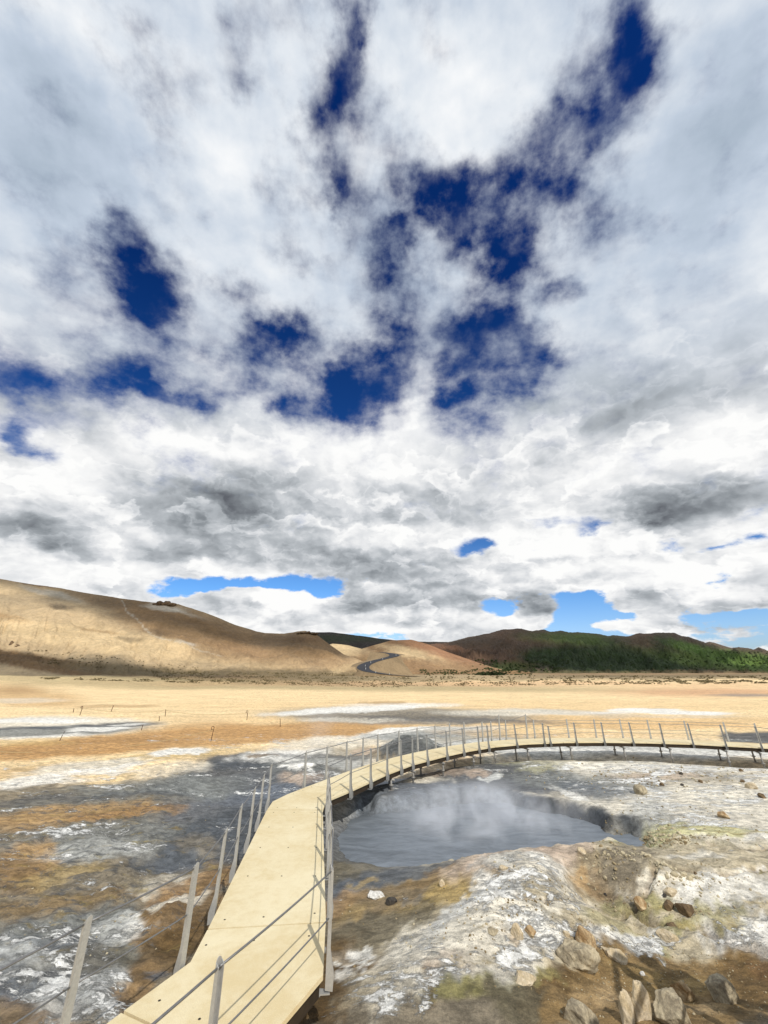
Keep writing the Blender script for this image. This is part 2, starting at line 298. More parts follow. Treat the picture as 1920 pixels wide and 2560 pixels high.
# ------------------------------------------------------------ ground sheet
def spacing(a, b, d0, g):
    out = [a]
    while out[-1] < b: out.append(out[-1] + max(d0, g * abs(out[-1])))
    return np.array(out)
ys = np.concatenate([np.linspace(-3000, -60, 12), np.linspace(-55, 2, 50)[:-1], np.linspace(2, 4, 20)[:-1], spacing(4, 30, .03, .0052), spacing(30.5, 420, .2, .008), np.geomspace(440, 7000, 60)])
xs_ = spacing(0.02, 7.6, .048, .002); xo = [xs_[-1]]
while xo[-1] < 5000: xo.append(xo[-1] * 1.022 + .02)
xs_ = np.concatenate([xs_, xo[1:]]); xs = np.concatenate([-xs_[::-1], xs_])
GX, GY = np.meshgrid(xs, ys); gx = GX.ravel(); gy = GY.ravel()
RIMPX = [(912,2003),(1000,1990),(1094,1980),(1140,1971),(1191,1967),(1258,1971),(1330,1985),(1434,2003),(1478,2012),(1530,2038),(1572,2072)]
POOL = [((lambda q: (q.x - .05 - .12 * max(0, q.x - 3) / 2, q.y - .27))(at(a_, b_, .08))) for a_, b_ in RIMPX] + [(5.25,10.35),(4.3,9.9),(3.4,9.5),(2.25,9.15),(.85,8.95),(.1,8.85),(-.35,9.1),(-.62,9.6),(-.7,10.3),(-.6,11.2),(-.35,12.1)]
MUDZ = -0.20
def seg_d(X, Y, P, closed=True):
    d = np.full(X.shape, 1e9); n = len(P)
    for i in range(n if closed else n - 1):
        ax, ay = P[i]; bx, by = P[(i + 1) % n]; ex, ey = bx - ax, by - ay
        t = np.clip(((X - ax) * ex + (Y - ay) * ey) / (ex * ex + ey * ey), 0, 1)
        d = np.minimum(d, np.hypot(X - ax - t * ex, Y - ay - t * ey))
    return d
def inside(X, Y, P):
    c = np.zeros(X.shape, bool); n = len(P)
    for i in range(n):
        ax, ay = P[i]; bx, by = P[(i + 1) % n]
        m_ = ((ay > Y) != (by > Y)); c ^= m_ & (X < (bx - ax) * (Y - ay) / (by - ay + 1e-12) + ax)
    return c
def g2(X, Y, px, py, sx, sy=None, turn=0.0, p=1.0):
    c = at(px, py); sy = sy or sx; a = math.radians(turn); dx = X - c.x; dy = Y - c.y
    q = (dx * math.cos(a) + dy * math.sin(a)) ** 2 / sx ** 2 + (-dx * math.sin(a) + dy * math.cos(a)) ** 2 / sy ** 2
    return np.exp(-0.5 * q ** p)
def height(X, Y):
    near = (np.abs(X) < 24) & (Y > 2) & (Y < 40)
    h = np.zeros(X.shape); r = np.hypot(X, Y)
    h += .05 * fbm(X / 3.5, Y / 3.5, 3, 3) + sst(25, 200, r) * .5 * fbm(X / 40, Y / 40, 3, 5)
    rise = np.clip(Y - 110, 0, 900) * .0105 + np.clip(-X - 60, 0, 300) * .012 * sst(60, 150, Y); h += rise
    h += sst(105, 150, Y) * .8 * fbm(X / 14, Y / 14, 4, 8)
    x = X[near]; y = Y[near]; k = np.zeros(x.shape)
    # crusty relief everywhere near, stronger on the left field and the right mounds
    lf = sst(-1.5, -3.0, x) * (1 - sst(14, 22, y)); rt = sst(.2, 1.6, x) * (1 - sst(9, 12, y))
    k += (.012 + .026 * lf + .020 * rt) * fbm(x * 2.4, y * 2.6, 6, 21, .66) * 1.4
    k += lf * .040 * np.maximum(ridged(x * 1.7, y * 2.4, 5, 33, .58), -.2) + rt * .014 * ridged(x * 2.5, y * 2.5, 4, 39)
    k += .020 * fbm(x * 7, y * 8, 3, 41, .6) * np.clip(lf + rt, 0, 1) * np.clip(.55 + 1.4 * fbm(x * .9, y * 1.2, 3, 44), .05, 1.6)
    # streaks of slumped mud behind and in front of the walk
    k += .03 * sst(9, 13, y) * (1 - sst(24, 34, y)) * fbm(x * .8, y * 1.6, 4, 51)
    # right foreground: mounds, funnel, ledges
    k += .34 * g2(x, y, 1330, 2235, 1.25, .75, 25) + .20 * g2(x, y, 1250, 2400, 1.3, .5, 30) + .12 * g2(x, y, 1100, 2480, .8, .4, 30)
    k += .14 * g2(x, y, 1780, 2150, 2.6, 1.1, 0, 1.6) + .03 * g2(x, y, 1640, 2090, 1.6, .5) + .1 * g2(x, y, 1850, 2240, 1.4, .5)
    k -= .40 * g2(x, y, 1512, 2246, .42, .50, 10) ; k += .10 * g2(x, y, 1600, 2210, .5, .30)
    k -= .10 * g2(x, y, 1390, 2290, .5, .18, 20)
    k -= .14 * g2(x, y, 1700, 2400, 1.6, .6, 10); k += .10 * g2(x, y, 1600, 2560, 1.0, .25)
    k -= .05 * g2(x, y, 905, 2405, .22, .14); k += .035 * g2(x, y, 885, 2390, .34, .26)
    # fumarole cone, sinter mound and small vents behind the walk
    cd = np.hypot((x - at(1035, 1893).x) / 1.9, (y - 18.3) / 1.3); k += .92 * np.clip(1 - cd, 0, 1) ** 1.15 - .3 * np.exp(-(cd / .13) ** 2)
    k += .16 * g2(x, y, 765, 1925, .55, .38) + .14 * g2(x, y, 1000, 1975, .8, .3) + .12 * g2(x, y, 675, 1900, .35, .3)
    k += .12 * g2(x, y, 1420, 1915, 1.6, .4) + .10 * g2(x, y, 1700, 1935, 2.0, .5)
    for (vx, vy, s_) in [(170,2420,.1),(240,2340,.12),(620,2270,.1),(110,2130,.25),(300,2080,.2),(60,2470,.1),(330,2480,.12)]:
        k -= .07 * g2(x, y, vx, vy, s_, s_ * .8)
    k += .12 * g2(x, y, 410, 2300, .22, .22)
    # dry ditch behind the walk
    k -= .25 * np.exp(-(seg_d(x, y, [tuple(at(px_, py_).xy) for px_, py_ in [(860,1975),(1000,1925),(1180,1897),(1400,1887),(1700,1897),(1920,1910)]], False) / .55) ** 2)
    # the mud pool
    d = seg_d(x, y, POOL); ins = inside(x, y, POOL); sd = np.where(ins, -d, d) + .10 * fbm(x * 1.6, y * 1.6, 4, 61) * 1.2 + .03 * fbm(x * 7, y * 7, 3, 66)
    steep = np.clip(sst(10.9, 12.2, y) + sst(3.6, 4.6, x) * sst(10.0, 10.5, y), 0, 1)
    wdt = .95 * (1 - steep) + .26 * steep
    t = sst(0, 1, (sd + .08) / wdt)
    terr = steep * .03 * np.sin(np.clip(sd, -.1, .35) * 55 + 3 * fbm(x, y, 2, 71))
    lip = steep * .09 * np.exp(-((sd - .38) / .3) ** 2)
    k = k * t + (MUDZ - .10) * (1 - t) + terr * t * (1 - t) * 4 + lip
    h[near] += k
    # shallow grey basin left of the walk
    h -= .16 * g2(X, Y, 590, 1975, 1.3, 1.1, 0, 1.8) + .12 * g2(X, Y, 420, 2150, .6, .35, 0, 1.5)
    return h
gz = height(gx, gy)
def hz(x, y): return float(height(np.array([float(x)]), np.array([float(y)]))[0])
# paint coordinates: the flat plan position, pushed about by world-space noise
dd = np.hypot(gx, gy); am = np.clip(.022 * dd + .08, .1, 9)
qx = gx + am * 1.6 * fbm(gx / (am * 4), gy / (am * 4), 8, 101, .68); qy = gy + am * 1.4 * fbm(gx / (am * 3.4), gy / (am * 3.4), 8, 131, .68)
qx = qx + am * .50 * fbm(gx / (am * .75), gy / (am * .9), 5, 151, .66); qy = qy + am * .42 * fbm(gx / (am * .8), gy / (am * .7), 5, 171, .66)
gpx, gpy = proj(qx, np.maximum(qy, 1.0), 0 * qx)
GROUND = [
 (960,2330,1700,400,0,'greyb',1,.1),(1560,2280,700,250,0,'beige',1,.3),(1500,2000,700,150,0,'cream',.6,.4),
 # far plain and the scrub strip behind it
 (1000,1660,2600,46,0,'sage',1,.12),(300,1650,900,52,2,'sage',1,.15),(1500,1685,800,14,0,'sage',.8,.5),(700,1716,900,9,.6,'sageg',.5,.6),(150,1690,500,8,1.5,'hbrown',.8,.6),(1500,1690,600,6,0,'mtan',.7,.7),(1150,1700,200,4,0,'ltan',.5,.8),
 (1200,1713,700,4,0,'rosy',.35,.8),(1800,1730,260,12,0,'rosy',.6,.7),(1870,1737,90,4,0,'grey',.7,.8),
 (60,1742,150,22,4,'brown',.55,.7),(50,1750,120,7,0,'cream',.5,.8),(290,1765,90,4,0,'brown2',.5,.8),(40,1725,80,8,0,'brown2',.5,.9),
 (1100,1800,620,16,0,'tan2',.5,.8),(700,1830,260,20,0,'tan2',.75,.7),(1500,1805,500,14,0,'tan2',.6,.8),(1200,1765,800,14,0,'tan2',.25,.9),
 # left far spring
 (130,1818,260,27,-1,'cream',.9,.35),(90,1803,150,7,0,'white',.9,.6),(150,1828,220,13,-2,'grey',.9,.5),(60,1822,90,4,0,'dgrey',.8,.6),(300,1814,100,7,-4,'dgrey',.85,.5),(255,1824,90,6,-3,'white',1,.4),(330,1811,40,3,-4,'white',.8,.5),(120,1842,130,4,-2,'white',.7,.6),
 # brown band
 (470,1848,560,26,-4,'brown',.9,.45),(160,1874,330,22,-5,'brown',.9,.45),(560,1822,180,16,0,'brown',.6,.7),(700,1838,160,10,0,'brown',.6,.7),(50,1860,120,8,0,'ochre',.4,.8),
 (420,1892,520,18,-4,'tan',.8,.6),(350,1900,220,12,-6,'ochre',.6,.7),(80,1925,170,10,-4,'orange',.5,.7),
 (230,1915,150,13,-6,'cream',.8,.5),(450,1883,66,9,-5,'white',.95,.45),(490,1875,40,4,-5,'white',.8,.5),(280,1922,130,8,-8,'white',.7,.6),(100,1955,130,18,-3,'white',.85,.55),(310,1930,60,5,-4,'white',.7,.7),
 # left grey mud field
 (620,1960,250,76,-8,'dgrey',.95,.4),(330,1985,260,36,-6,'grey',.85,.5),(80,1990,160,22,0,'greyb',.9,.5),(240,1995,240,10,-4,'dgrey',.6,.6),(610,1905,130,22,0,'dgrey',.9,.5),(440,1925,90,14,-6,'cream',.5,.7),
 (270,2060,330,60,-6,'greyb',.8,.5),(560,2030,190,50,-6,'slate',.7,.6),(180,2040,230,22,-5,'orange',.85,.6),(330,2035,140,12,-8,'brown2',.7,.7),(60,2065,120,22,0,'orange',.6,.6),
 (250,2110,300,44,-6,'grey',.8,.5),(560,2110,180,78,-20,'dgrey',.95,.4),(600,2075,90,50,0,'dgrey',.9,.5),(500,2110,60,28,0,'greyb',.6,.6),(420,2160,110,40,-10,'dgrey',.9,.45),
 (60,2155,110,46,-12,'orange',.9,.5),(30,2190,80,50,0,'rust',.7,.6),(150,2190,120,20,-10,'ochre',.5,.7),(230,2130,130,26,-6,'lgrey',.5,.7),
 (290,2230,330,46,-10,'greyb',.9,.5),(140,2270,190,30,-6,'sand',.7,.6),(420,2215,120,22,-14,'cream',.5,.7),(480,2225,130,34,-20,'brown2',.8,.5),(540,2190,60,40,-20,'rust',.5,.7),
 (180,2370,260,90,-8,'grey',.9,.5),(120,2460,200,110,0,'slate',.8,.5),(300,2330,120,30,-8,'lgrey',.7,.6),(60,2400,80,40,0,'lgrey',.6,.7),(240,2400,150,40,-10,'olive',.6,.7),
 (470,2290,80,60,-20,'rust',.85,.5),(400,2290,42,30,0,'rust',1,.4),(405,2345,45,26,20,'rust',.95,.4),(350,2320,50,22,0,'white',.6,.6),(430,2265,70,16,-12,'cream',.8,.6),
 (420,2400,120,46,-35,'wet',.8,.5),(360,2430,70,22,-10,'rust',.6,.6),(470,2350,70,44,-30,'wet',.7,.6),(400,2450,44,14,-10,'slate',.7,.6),(300,2500,60,30,-30,'orange',.7,.5),(260,2460,70,30,-20,'lgrey',.7,.6),(60,2550,120,50,0,'rust',.6,.6),(160,2520,90,60,0,'lgrey',.6,.6),(330,2540,60,40,0,'black',.6,.6),
 # behind the walk
 (800,1905,140,34,-8,'grey',.7,.6),(700,1890,120,18,-4,'white',.75,.6),(760,1920,60,13,-3,'white',1,.4),(660,1893,34,8,0,'rust',.7,.5),(780,1950,80,13,0,'pinkb',.8,.6),(880,1905,80,16,0,'lgrey',.7,.6),(680,1975,70,18,0,'slate',.9,.5),
 (960,1850,260,16,-3,'cream',.8,.6),(1060,1833,200,14,-3,'lgrey',.9,.5),(1150,1845,220,18,0,'grey',.6,.6),(1000,1826,90,6,-4,'white',.9,.5),(930,1880,70,10,0,'pinkb',.7,.6),(1040,1878,90,24,0,'grey',1,.3),
 (1010,1790,340,22,1,'grey',.75,.5),(860,1775,200,8,-3,'white',.95,.5),(1000,1763,140,6,0,'white',.6,.6),(1150,1800,260,7,2,'dgrey',.6,.6),(1080,1788,120,10,0,'greyb',.7,.6),(1260,1782,180,8,0,'cream',.7,.6),(1400,1780,180,6,2,'lgrey',.5,.7),(960,1757,60,4,0,'brown2',.5,.6),(880,1800,120,6,0,'cream',.6,.7),
 (1600,1775,90,4,0,'white',1,.5),(1730,1783,130,5,1,'white',1,.5),(1560,1781,120,3,0,'white',.7,.6),(1680,1792,200,4,0,'lgrey',.3,.7),(1660,1815,240,9,0,'tan2',.8,.7),(1400,1835,300,10,1,'tan2',.4,.7),
 (1560,1872,500,20,1,'lgrey',.95,.4),(1300,1862,160,18,0,'lgrey',.8,.5),(1700,1885,260,8,1,'white',.6,.6),(1400,1875,160,6,0,'white',.6,.6),(1880,1846,70,17,4,'dgrey',.95,.4),(1860,1853,40,5,0,'grey',.6,.5),(1900,1862,90,6,0,'tan2',.8,.5),(1300,1900,700,7,1,'black',.6,.6),(1000,1940,140,16,-10,'wet',.6,.6),  # black and dark brown strips paint in the shade beneath the walk
 # in front of the walk, far bank of the pool
 (1150,1955,420,46,-3,'dgrey',.95,.35),(1000,1975,200,20,0,'slate',.6,.6),(1060,1950,60,11,0,'cream',.75,.6),(1180,1935,44,11,0,'pinkb',.7,.6),(1110,1930,40,9,-10,'pinkb',.5,.7),(1240,1944,40,9,-12,'lgrey',.95,.4),(1100,1905,120,8,-10,'brown2',.4,.7),
 (1440,1905,260,14,1,'yell',.4,.7),(1300,1895,90,8,0,'lgrey',.4,.7),(1380,1925,60,8,0,'yell',.45,.7),(1450,1943,14,5,0,'white',1,.4),(1580,1920,90,9,2,'white',.85,.6),(1550,1927,26,8,10,'white',1,.5),(1490,1920,46,7,6,'white',.9,.6),
 (1700,1935,330,40,4,'cream',.75,.5),(1700,1950,160,16,0,'greyb',.6,.7),(1640,1945,120,7,0,'pinkb',.6,.7),(1780,1925,200,10,0,'white',.6,.7),(1500,1965,200,26,6,'grey',.75,.5),(1540,1985,160,26,8,'slate',.55,.6),(1440,1990,70,8,20,'white',.8,.6),(1480,2008,40,7,25,'white',.8,.6),(1900,1970,60,10,-4,'white',.9,.5),
 (1690,2010,280,44,-4,'cream',.8,.5),(1820,2040,260,80,0,'cream',.9,.5),(1600,2035,70,36,0,'lgrey',.7,.6),(1640,2065,60,30,-10,'grey',.5,.7),(1700,2085,180,24,0,'yell',.85,.5),(1620,2110,120,22,-14,'yell',.9,.5),(1560,2120,60,16,-20,'yell',.9,.5),
 (1720,2160,330,44,0,'beige',.95,.4),(1850,2130,160,14,0,'cream',.5,.7),(1700,2135,220,5,0,'ygreen',.25,.8),(1880,2110,60,10,0,'white',.5,.7),(1740,2172,70,10,-6,'white',.5,.7),(1890,2215,40,8,-10,'white',.8,.5),(1910,2218,24,8,0,'ygreen',.8,.5),
 # pool shore beside the deck and the wet flat
 (900,2140,180,130,0,'slate',.75,.5),(900,2140,120,60,-10,'olive',.7,.6),(860,2100,60,60,0,'dgrey',.6,.6),(1010,2200,170,26,-6,'dgrey',.85,.5),(860,2240,60,24,-30,'slate',.8,.6),(930,2215,50,10,-20,'ochre',.5,.6),(850,2190,50,30,0,'olive',.6,.6),
 (980,2290,200,60,-10,'greyb',.95,.4),(1020,2270,170,44,-6,'sand',.5,.6),(860,2270,80,26,-14,'orange',.6,.6),(1110,2225,90,18,-10,'sand',.8,.6),(1115,2205,34,10,0,'rust',.6,.6),(1160,2280,70,44,0,'ochre',.85,.5),(1085,2300,80,26,0,'ochre',.4,.7),(900,2300,60,20,-10,'ochre',.4,.7),(1060,2285,24,12,0,'slate',.5,.6),
 (940,2350,180,36,-12,'olive',.7,.5),(840,2440,110,90,0,'wet',.85,.5),(780,2520,120,70,0,'wet',.95,.5),(820,2490,50,30,0,'rust',.5,.6),(890,2400,28,16,0,'rust',.8,.5),(905,2400,44,26,0,'cream',.35,.5),(895,2418,30,7,0,'white',.95,.4),(915,2388,16,18,30,'white',.9,.4),(880,2450,14,40,20,'white',.8,.5),
 # white mound and the funnel
 (1300,2200,160,70,-10,'pinkb',.9,.5),(1340,2230,120,60,0,'cream',.9,.5),(1390,2215,46,30,0,'white',.7,.6),(1250,2290,46,26,0,'sand',.6,.6),(1250,2215,60,36,0,'lgrey',.5,.7),(1420,2170,80,26,-14,'pinkb',.7,.6),(1400,2265,30,24,0,'greyb',.6,.6),
 (1510,2215,90,46,0,'sand',.5,.6),(1500,2228,52,22,14,'orange',.7,.5),(1580,2190,70,46,0,'greyb',.75,.5),(1560,2230,60,30,0,'greyb',.6,.6),(1530,2245,40,10,10,'rust',.4,.6),(1500,2275,30,9,0,'orange',.4,.6),(1460,2280,60,14,-6,'cream',.6,.6),
 (1260,2310,60,14,-4,'white',.95,.5),(1200,2345,110,30,-20,'lgrey',.9,.5),(1130,2380,190,36,-24,'white',.7,.5),(1240,2370,120,30,-14,'cream',.9,.5),(1210,2300,26,40,-30,'white',.8,.6),(1140,2460,190,60,-24,'cream',.9,.5),(980,2440,120,40,-40,'cream',.85,.5),(1020,2500,150,60,-30,'cream',.8,.6),(920,2520,80,60,-40,'beige',.7,.6),
 (1320,2400,110,30,-14,'white',.9,.5),(1400,2330,90,18,-10,'cream',.8,.6),(1260,2440,80,30,-10,'cream',.8,.6),(1240,2500,60,20,-20,'white',.5,.7),(1100,2490,60,30,-10,'pinkb',.5,.7),(1150,2540,130,30,-10,'ygreen',.75,.6),(1120,2505,34,24,0,'grey',.7,.6),(1250,2540,70,30,0,'olive',.9,.6),(1060,2540,26,50,10,'hdark',.5,.7),  # olive patch near the bottom edge is painted-in cast shade
 (1650,2270,60,14,-4,'ygreen',.7,.6),(1560,2265,60,10,-8,'ygreen',.6,.6),(1530,2320,60,24,0,'ygreen',.4,.7),(1750,2240,160,16,0,'cream',.9,.5),(1850,2265,160,26,4,'white',.75,.6),(1790,2285,46,14,0,'ygreen',.6,.6),(1700,2305,50,10,0,'ygreen',.6,.6),
 (1560,2350,80,26,-14,'white',.95,.55),(1620,2320,40,16,-14,'white',.9,.6),(1860,2335,110,34,10,'white',.95,.5),(1780,2305,60,9,8,'ygreen',.5,.6),(1640,2335,24,20,0,'ygreen',.7,.6),
 # the brown wet flat at the lower right; its darkest patches also hold painted shade
 (1760,2440,300,86,6,'sand',1,.3),(1480,2500,190,80,-24,'sand',1,.35),(1620,2540,300,70,0,'sand',1,.4),(1900,2420,120,70,20,'wet',.7,.6),(1390,2470,70,26,-24,'wet',.8,.5),(1660,2420,120,30,0,'ochre',.3,.8),(1290,2470,60,18,-10,'cream',.9,.5),(1290,2425,36,10,0,'orange',.5,.6),(1340,2480,60,16,-20,'ygreen',.5,.6),(1900,2400,60,20,10,'hdark',.6,.7),(1300,2550,80,30,-20,'olive',.9,.6),(1640,2510,190,40,0,'ltan',.35,.8)]
GROUND = [tuple(g_[:7]) + ((g_[7] if len(g_) > 7 else .5) * (.5 if g_[1] > 1740 else 1),) for g_ in GROUND]
gcol = paint(gpx, gpy, gx, gy, K['tan'], GROUND)
# masks: R white crust, G dark char and grit, B ochre and sulphur
MASKS = [(640,1900,1300,60,0,(0,.30),1,.6),(270,2070,480,150,-6,(0,.46),1,.5),(200,2420,380,190,-8,(0,.62),1,.5),(560,2100,130,90,-20,(0,.30),1,.5),(600,1960,180,40,-6,(0,.12),1,.5),(180,2040,230,22,-5,(0,.2),.8,.6),(440,2400,120,70,-30,(0,.2),.9,.6),
 (1250,1950,900,60,0,(0,.48),1,.5),(1150,1960,330,30,0,(0,.22),1,.5),(1700,1960,330,70,0,(0,.62),1,.6),(1750,2050,260,60,0,(0,.62),.9,.6),(1720,2160,330,46,0,(0,.30),1,.5),(1150,2420,420,110,-24,(0,.72),1,.5),(1330,2220,170,60,0,(0,.5),.9,.6),(980,2280,200,60,0,(0,.22),1,.5),(1560,2350,120,40,-14,(0,.75),1,.6),(1850,2300,170,60,8,(0,.66),1,.6),(1760,2450,330,86,0,(0,.02),1,.3),(1560,2540,380,60,0,(0,.05),1,.4),(1100,1850,900,20,0,(0,.5),.8,.6),
 (270,2150,520,260,-6,(1,.52),1,.5),(560,2080,160,100,-20,(1,.5),1,.5),(1400,1960,900,60,0,(1,.44),1,.6),(1150,2000,400,60,0,(1,.4),1,.5),(1720,2100,330,120,0,(1,.16),1,.5),(1150,2400,460,140,-20,(1,.20),1,.5),(1010,1790,300,20,0,(1,.6),1,.5),(1760,2450,330,86,0,(1,.2),1,.4),
 (270,2200,520,330,-6,(2,.44),1,.5),(1700,2090,250,50,0,(2,.5),1,.5),(1150,2480,260,80,-20,(2,.5),1,.5),(1750,2290,250,40,0,(2,.5),1,.5),(1000,2300,250,70,0,(2,.42),1,.5),(600,1980,150,60,0,(2,.15),1,.5)]
gmask = paint(gpx, gpy, gx, gy, np.array([.10, .10, .12]), MASKS)
# pool bank: bare grey clay
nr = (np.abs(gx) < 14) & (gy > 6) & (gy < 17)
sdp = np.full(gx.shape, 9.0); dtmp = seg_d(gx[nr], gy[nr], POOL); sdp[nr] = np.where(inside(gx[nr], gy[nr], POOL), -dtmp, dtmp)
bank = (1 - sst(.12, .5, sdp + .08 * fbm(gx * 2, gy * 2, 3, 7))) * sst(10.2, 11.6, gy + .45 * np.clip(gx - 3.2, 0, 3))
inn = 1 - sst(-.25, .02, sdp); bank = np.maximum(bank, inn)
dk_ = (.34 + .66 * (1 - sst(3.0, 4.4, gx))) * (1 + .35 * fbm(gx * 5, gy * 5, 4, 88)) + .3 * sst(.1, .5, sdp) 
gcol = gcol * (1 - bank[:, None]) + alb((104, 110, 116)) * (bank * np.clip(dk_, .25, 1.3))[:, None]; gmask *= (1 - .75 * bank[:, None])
crk = seg_d(gx, gy, [tuple(at(*p).xy) for p in [(1200,2345),(1290,2325),(1400,2318),(1460,2303),(1545,2278),(1600,2252),(1660,2222),(1700,2215),(1780,2228),(1850,2222),(1920,2200)]], False) if False else np.full(gx.shape, 9.0)
LEDGE = [[(1200,2338),(1290,2322),(1370,2318),(1440,2302),(1545,2276),(1600,2250),(1650,2222)],[(1560,2262),(1650,2290),(1720,2310),(1800,2325),(1920,2368)],[(1700,2136),(1790,2138),(1860,2142),(1930,2146)],[(1660,2214),(1760,2226),(1850,2220),(1930,2198)]]
for L_ in LEDGE:
    P_ = [tuple(at(*p).xy) for p in L_]; m_ = (gx > P_[0][0] - 1) & (gx < P_[-1][0] + 1.5) & (gy > 4) & (gy < 12)
    d_ = seg_d(gx[m_] + .09 * fbm(gx[m_] * 3, gy[m_] * 3, 4, 77), gy[m_] + .09 * fbm(gx[m_] * 3, gy[m_] * 3, 4, 78), P_, False)
    e_ = np.exp(-(d_ / .05) ** 2) * .8; gz[m_] -= .07 * np.exp(-(d_ / .06) ** 2)
    gz[m_] += .05 * np.exp(-((d_ - .14) / .08) ** 2) * sst(-.6, .3, fbm(gx[m_], gy[m_], 3, 80)); gcol[m_] = gcol[m_] * (1 - e_[:, None] * .6) + K['hdark'] * e_[:, None] * .6
wet = np.clip(paint(gpx, gpy, gx, gy, np.array([.0, 0, 0]), [(620,1965,170,40,-8,(0,.6),1,.6),(430,2140,80,26,0,(0,.7),1,.5),(1000,2140,260,110,0,(0,.4),1,.5),(1150,1960,300,30,0,(0,.3),1,.5),(560,2100,90,60,0,(0,.4),1,.5)])[:, 0] + bank * .35, 0, 1)
me = np_mesh('ground', np.stack([gx, gy, gz], 1), grid_faces(len(ys), len(xs)))
colattr(me, 'Col', np.clip(gcol, 0, 1)); colattr(me, 'Mask', np.concatenate([gmask, wet[:, None]], 1))
def at_attr(k, n):
    a = k.n('ShaderNodeAttribute'); a.attribute_name = n; return a
gm, k, b = new_mat('ground')
tc = k.n('ShaderNodeTexCoord').outputs['Object']
c_ = at_attr(k, 'Col').outputs['Color']; ma = at_attr(k, 'Mask'); sp_ = k.n('ShaderNodeSeparateColor'); k.lk(ma.outputs['Color'], sp_.inputs[0])
strk = k.n('ShaderNodeMapping'); k.lk(tc, strk.inputs[0]); strk.inputs['Scale'].default_value = (.55, 1.25, 1); strk.inputs['Rotation'].default_value = (0, 0, .12); sv = strk.outputs[0]
nbig = k.noise(sv, .35, 8, .62, .3); nmid = k.noise(sv, 2.2, 9, .66, .35); nfin = k.noise(tc, 16, 9, .78); nf2 = k.noise(tc, 60, 5, .75)
v1 = k.m('ADD', k.m('MULTIPLY', nbig, .35), k.m('ADD', k.m('MULTIPLY', nmid, .45), k.m('MULTIPLY', nfin, .45)))
c_ = k.v('SCALE', c_, scale=k.ss(v1, .36, .84, .68, 1.50))
ochn = k.noise(sv, 2.6, 12, .74, .4)
f = k.ss(k.m('ADD', sp_.outputs[2], k.m('MULTIPLY', k.m('SUBTRACT', ochn, .5), 1.7)), .50, .72)
c_ = k.mix(k.m('MULTIPLY', f, .6), c_, k.mix(k.noise(tc, 1.1, 4), alb((170, 132, 66)), alb((168, 160, 96))))
drk = k.noise(sv, 4.2, 13, .76, .5)
f = k.ss(k.m('ADD', sp_.outputs[1], k.m('MULTIPLY', k.m('SUBTRACT', drk, .5), 2.2)), .58, .72)
c_ = k.mix(k.m('MULTIPLY', f, .66), c_, alb((92, 95, 98)))
pit = k.noise(sv, 8.5, 10, .68, .6)
f = k.ss(k.m('ADD', sp_.outputs[1], k.m('MULTIPLY', k.m('SUBTRACT', pit, .5), 2.6)), .90, 1.0)
c_ = k.mix(k.m('MULTIPLY', f, .85), c_, alb((46, 48, 54)))
crn = k.noise(sv, 9.0, 13, .80, .5); crb = k.noise(sv, 1.1, 9, .68, .3)
cf = k.ss(k.m('ADD', sp_.outputs[0], k.m('ADD', k.m('MULTIPLY', k.m('SUBTRACT', crn, .5), 1.9), k.m('MULTIPLY', k.m('SUBTRACT', crb, .5), 2.4))), .64, .80)
c_ = k.mix(k.m('MULTIPLY', cf, .92), c_, k.mix(nfin, alb((226, 224, 216)), (.84, .84, .82)))
c_ = k.v('SCALE', c_, scale=k.ss(nf2, .3, .7, .78, 1.20)); nmm = k.noise(sv, 7.0, 9, .74); c_ = k.v('SCALE', c_, scale=k.ss(nmm, .38, .62, .70, 1.36))
k.lk(c_, b.inputs['Base Color'])
k.put(b.inputs['Roughness'], k.ss(ma.outputs['Alpha'], 0, 1, .9, .42))
hgt = k.m('ADD', k.m('ADD', k.m('MULTIPLY', nmid, .9), k.m('MULTIPLY', nfin, .30)), k.m('ADD', k.m('MULTIPLY', cf, .18), k.m('ADD', k.m('MULTIPLY', nf2, .10), k.m('MULTIPLY', drk, -.3))))
bp = bump(k, b, hgt, .08, .8); k.put(bp.inputs['Strength'], k.ss(ma.outputs['Alpha'], 0, .6, 1.0, .35))
ground = tagp(link('ground', me, gm), kind='structure')
gbvh = None
tri = np.concatenate([np.stack([gx, gy, gz], 1)])
def gheight(x, y):                             # bilinear lookup in the built sheet
    i = np.clip(np.searchsorted(xs, x) - 1, 0, len(xs) - 2); j = np.clip(np.searchsorted(ys, y) - 1, 0, len(ys) - 2)
    Z = gz.reshape(len(ys), len(xs)); a = (x - xs[i]) / (xs[i + 1] - xs[i]); c = (y - ys[j]) / (ys[j + 1] - ys[j])
    return (Z[j, i] * (1 - a) + Z[j, i + 1] * a) * (1 - c) + (Z[j + 1, i] * (1 - a) + Z[j + 1, i + 1] * a) * c
def on_ground(px, py, it=6):                   # where the sight line to a photo point meets the sheet
    z = 0.0
    for _ in range(it):
        p = at(px, py, z); z = float(gheight(p.x, p.y))
    return Vector((p.x, p.y, z))

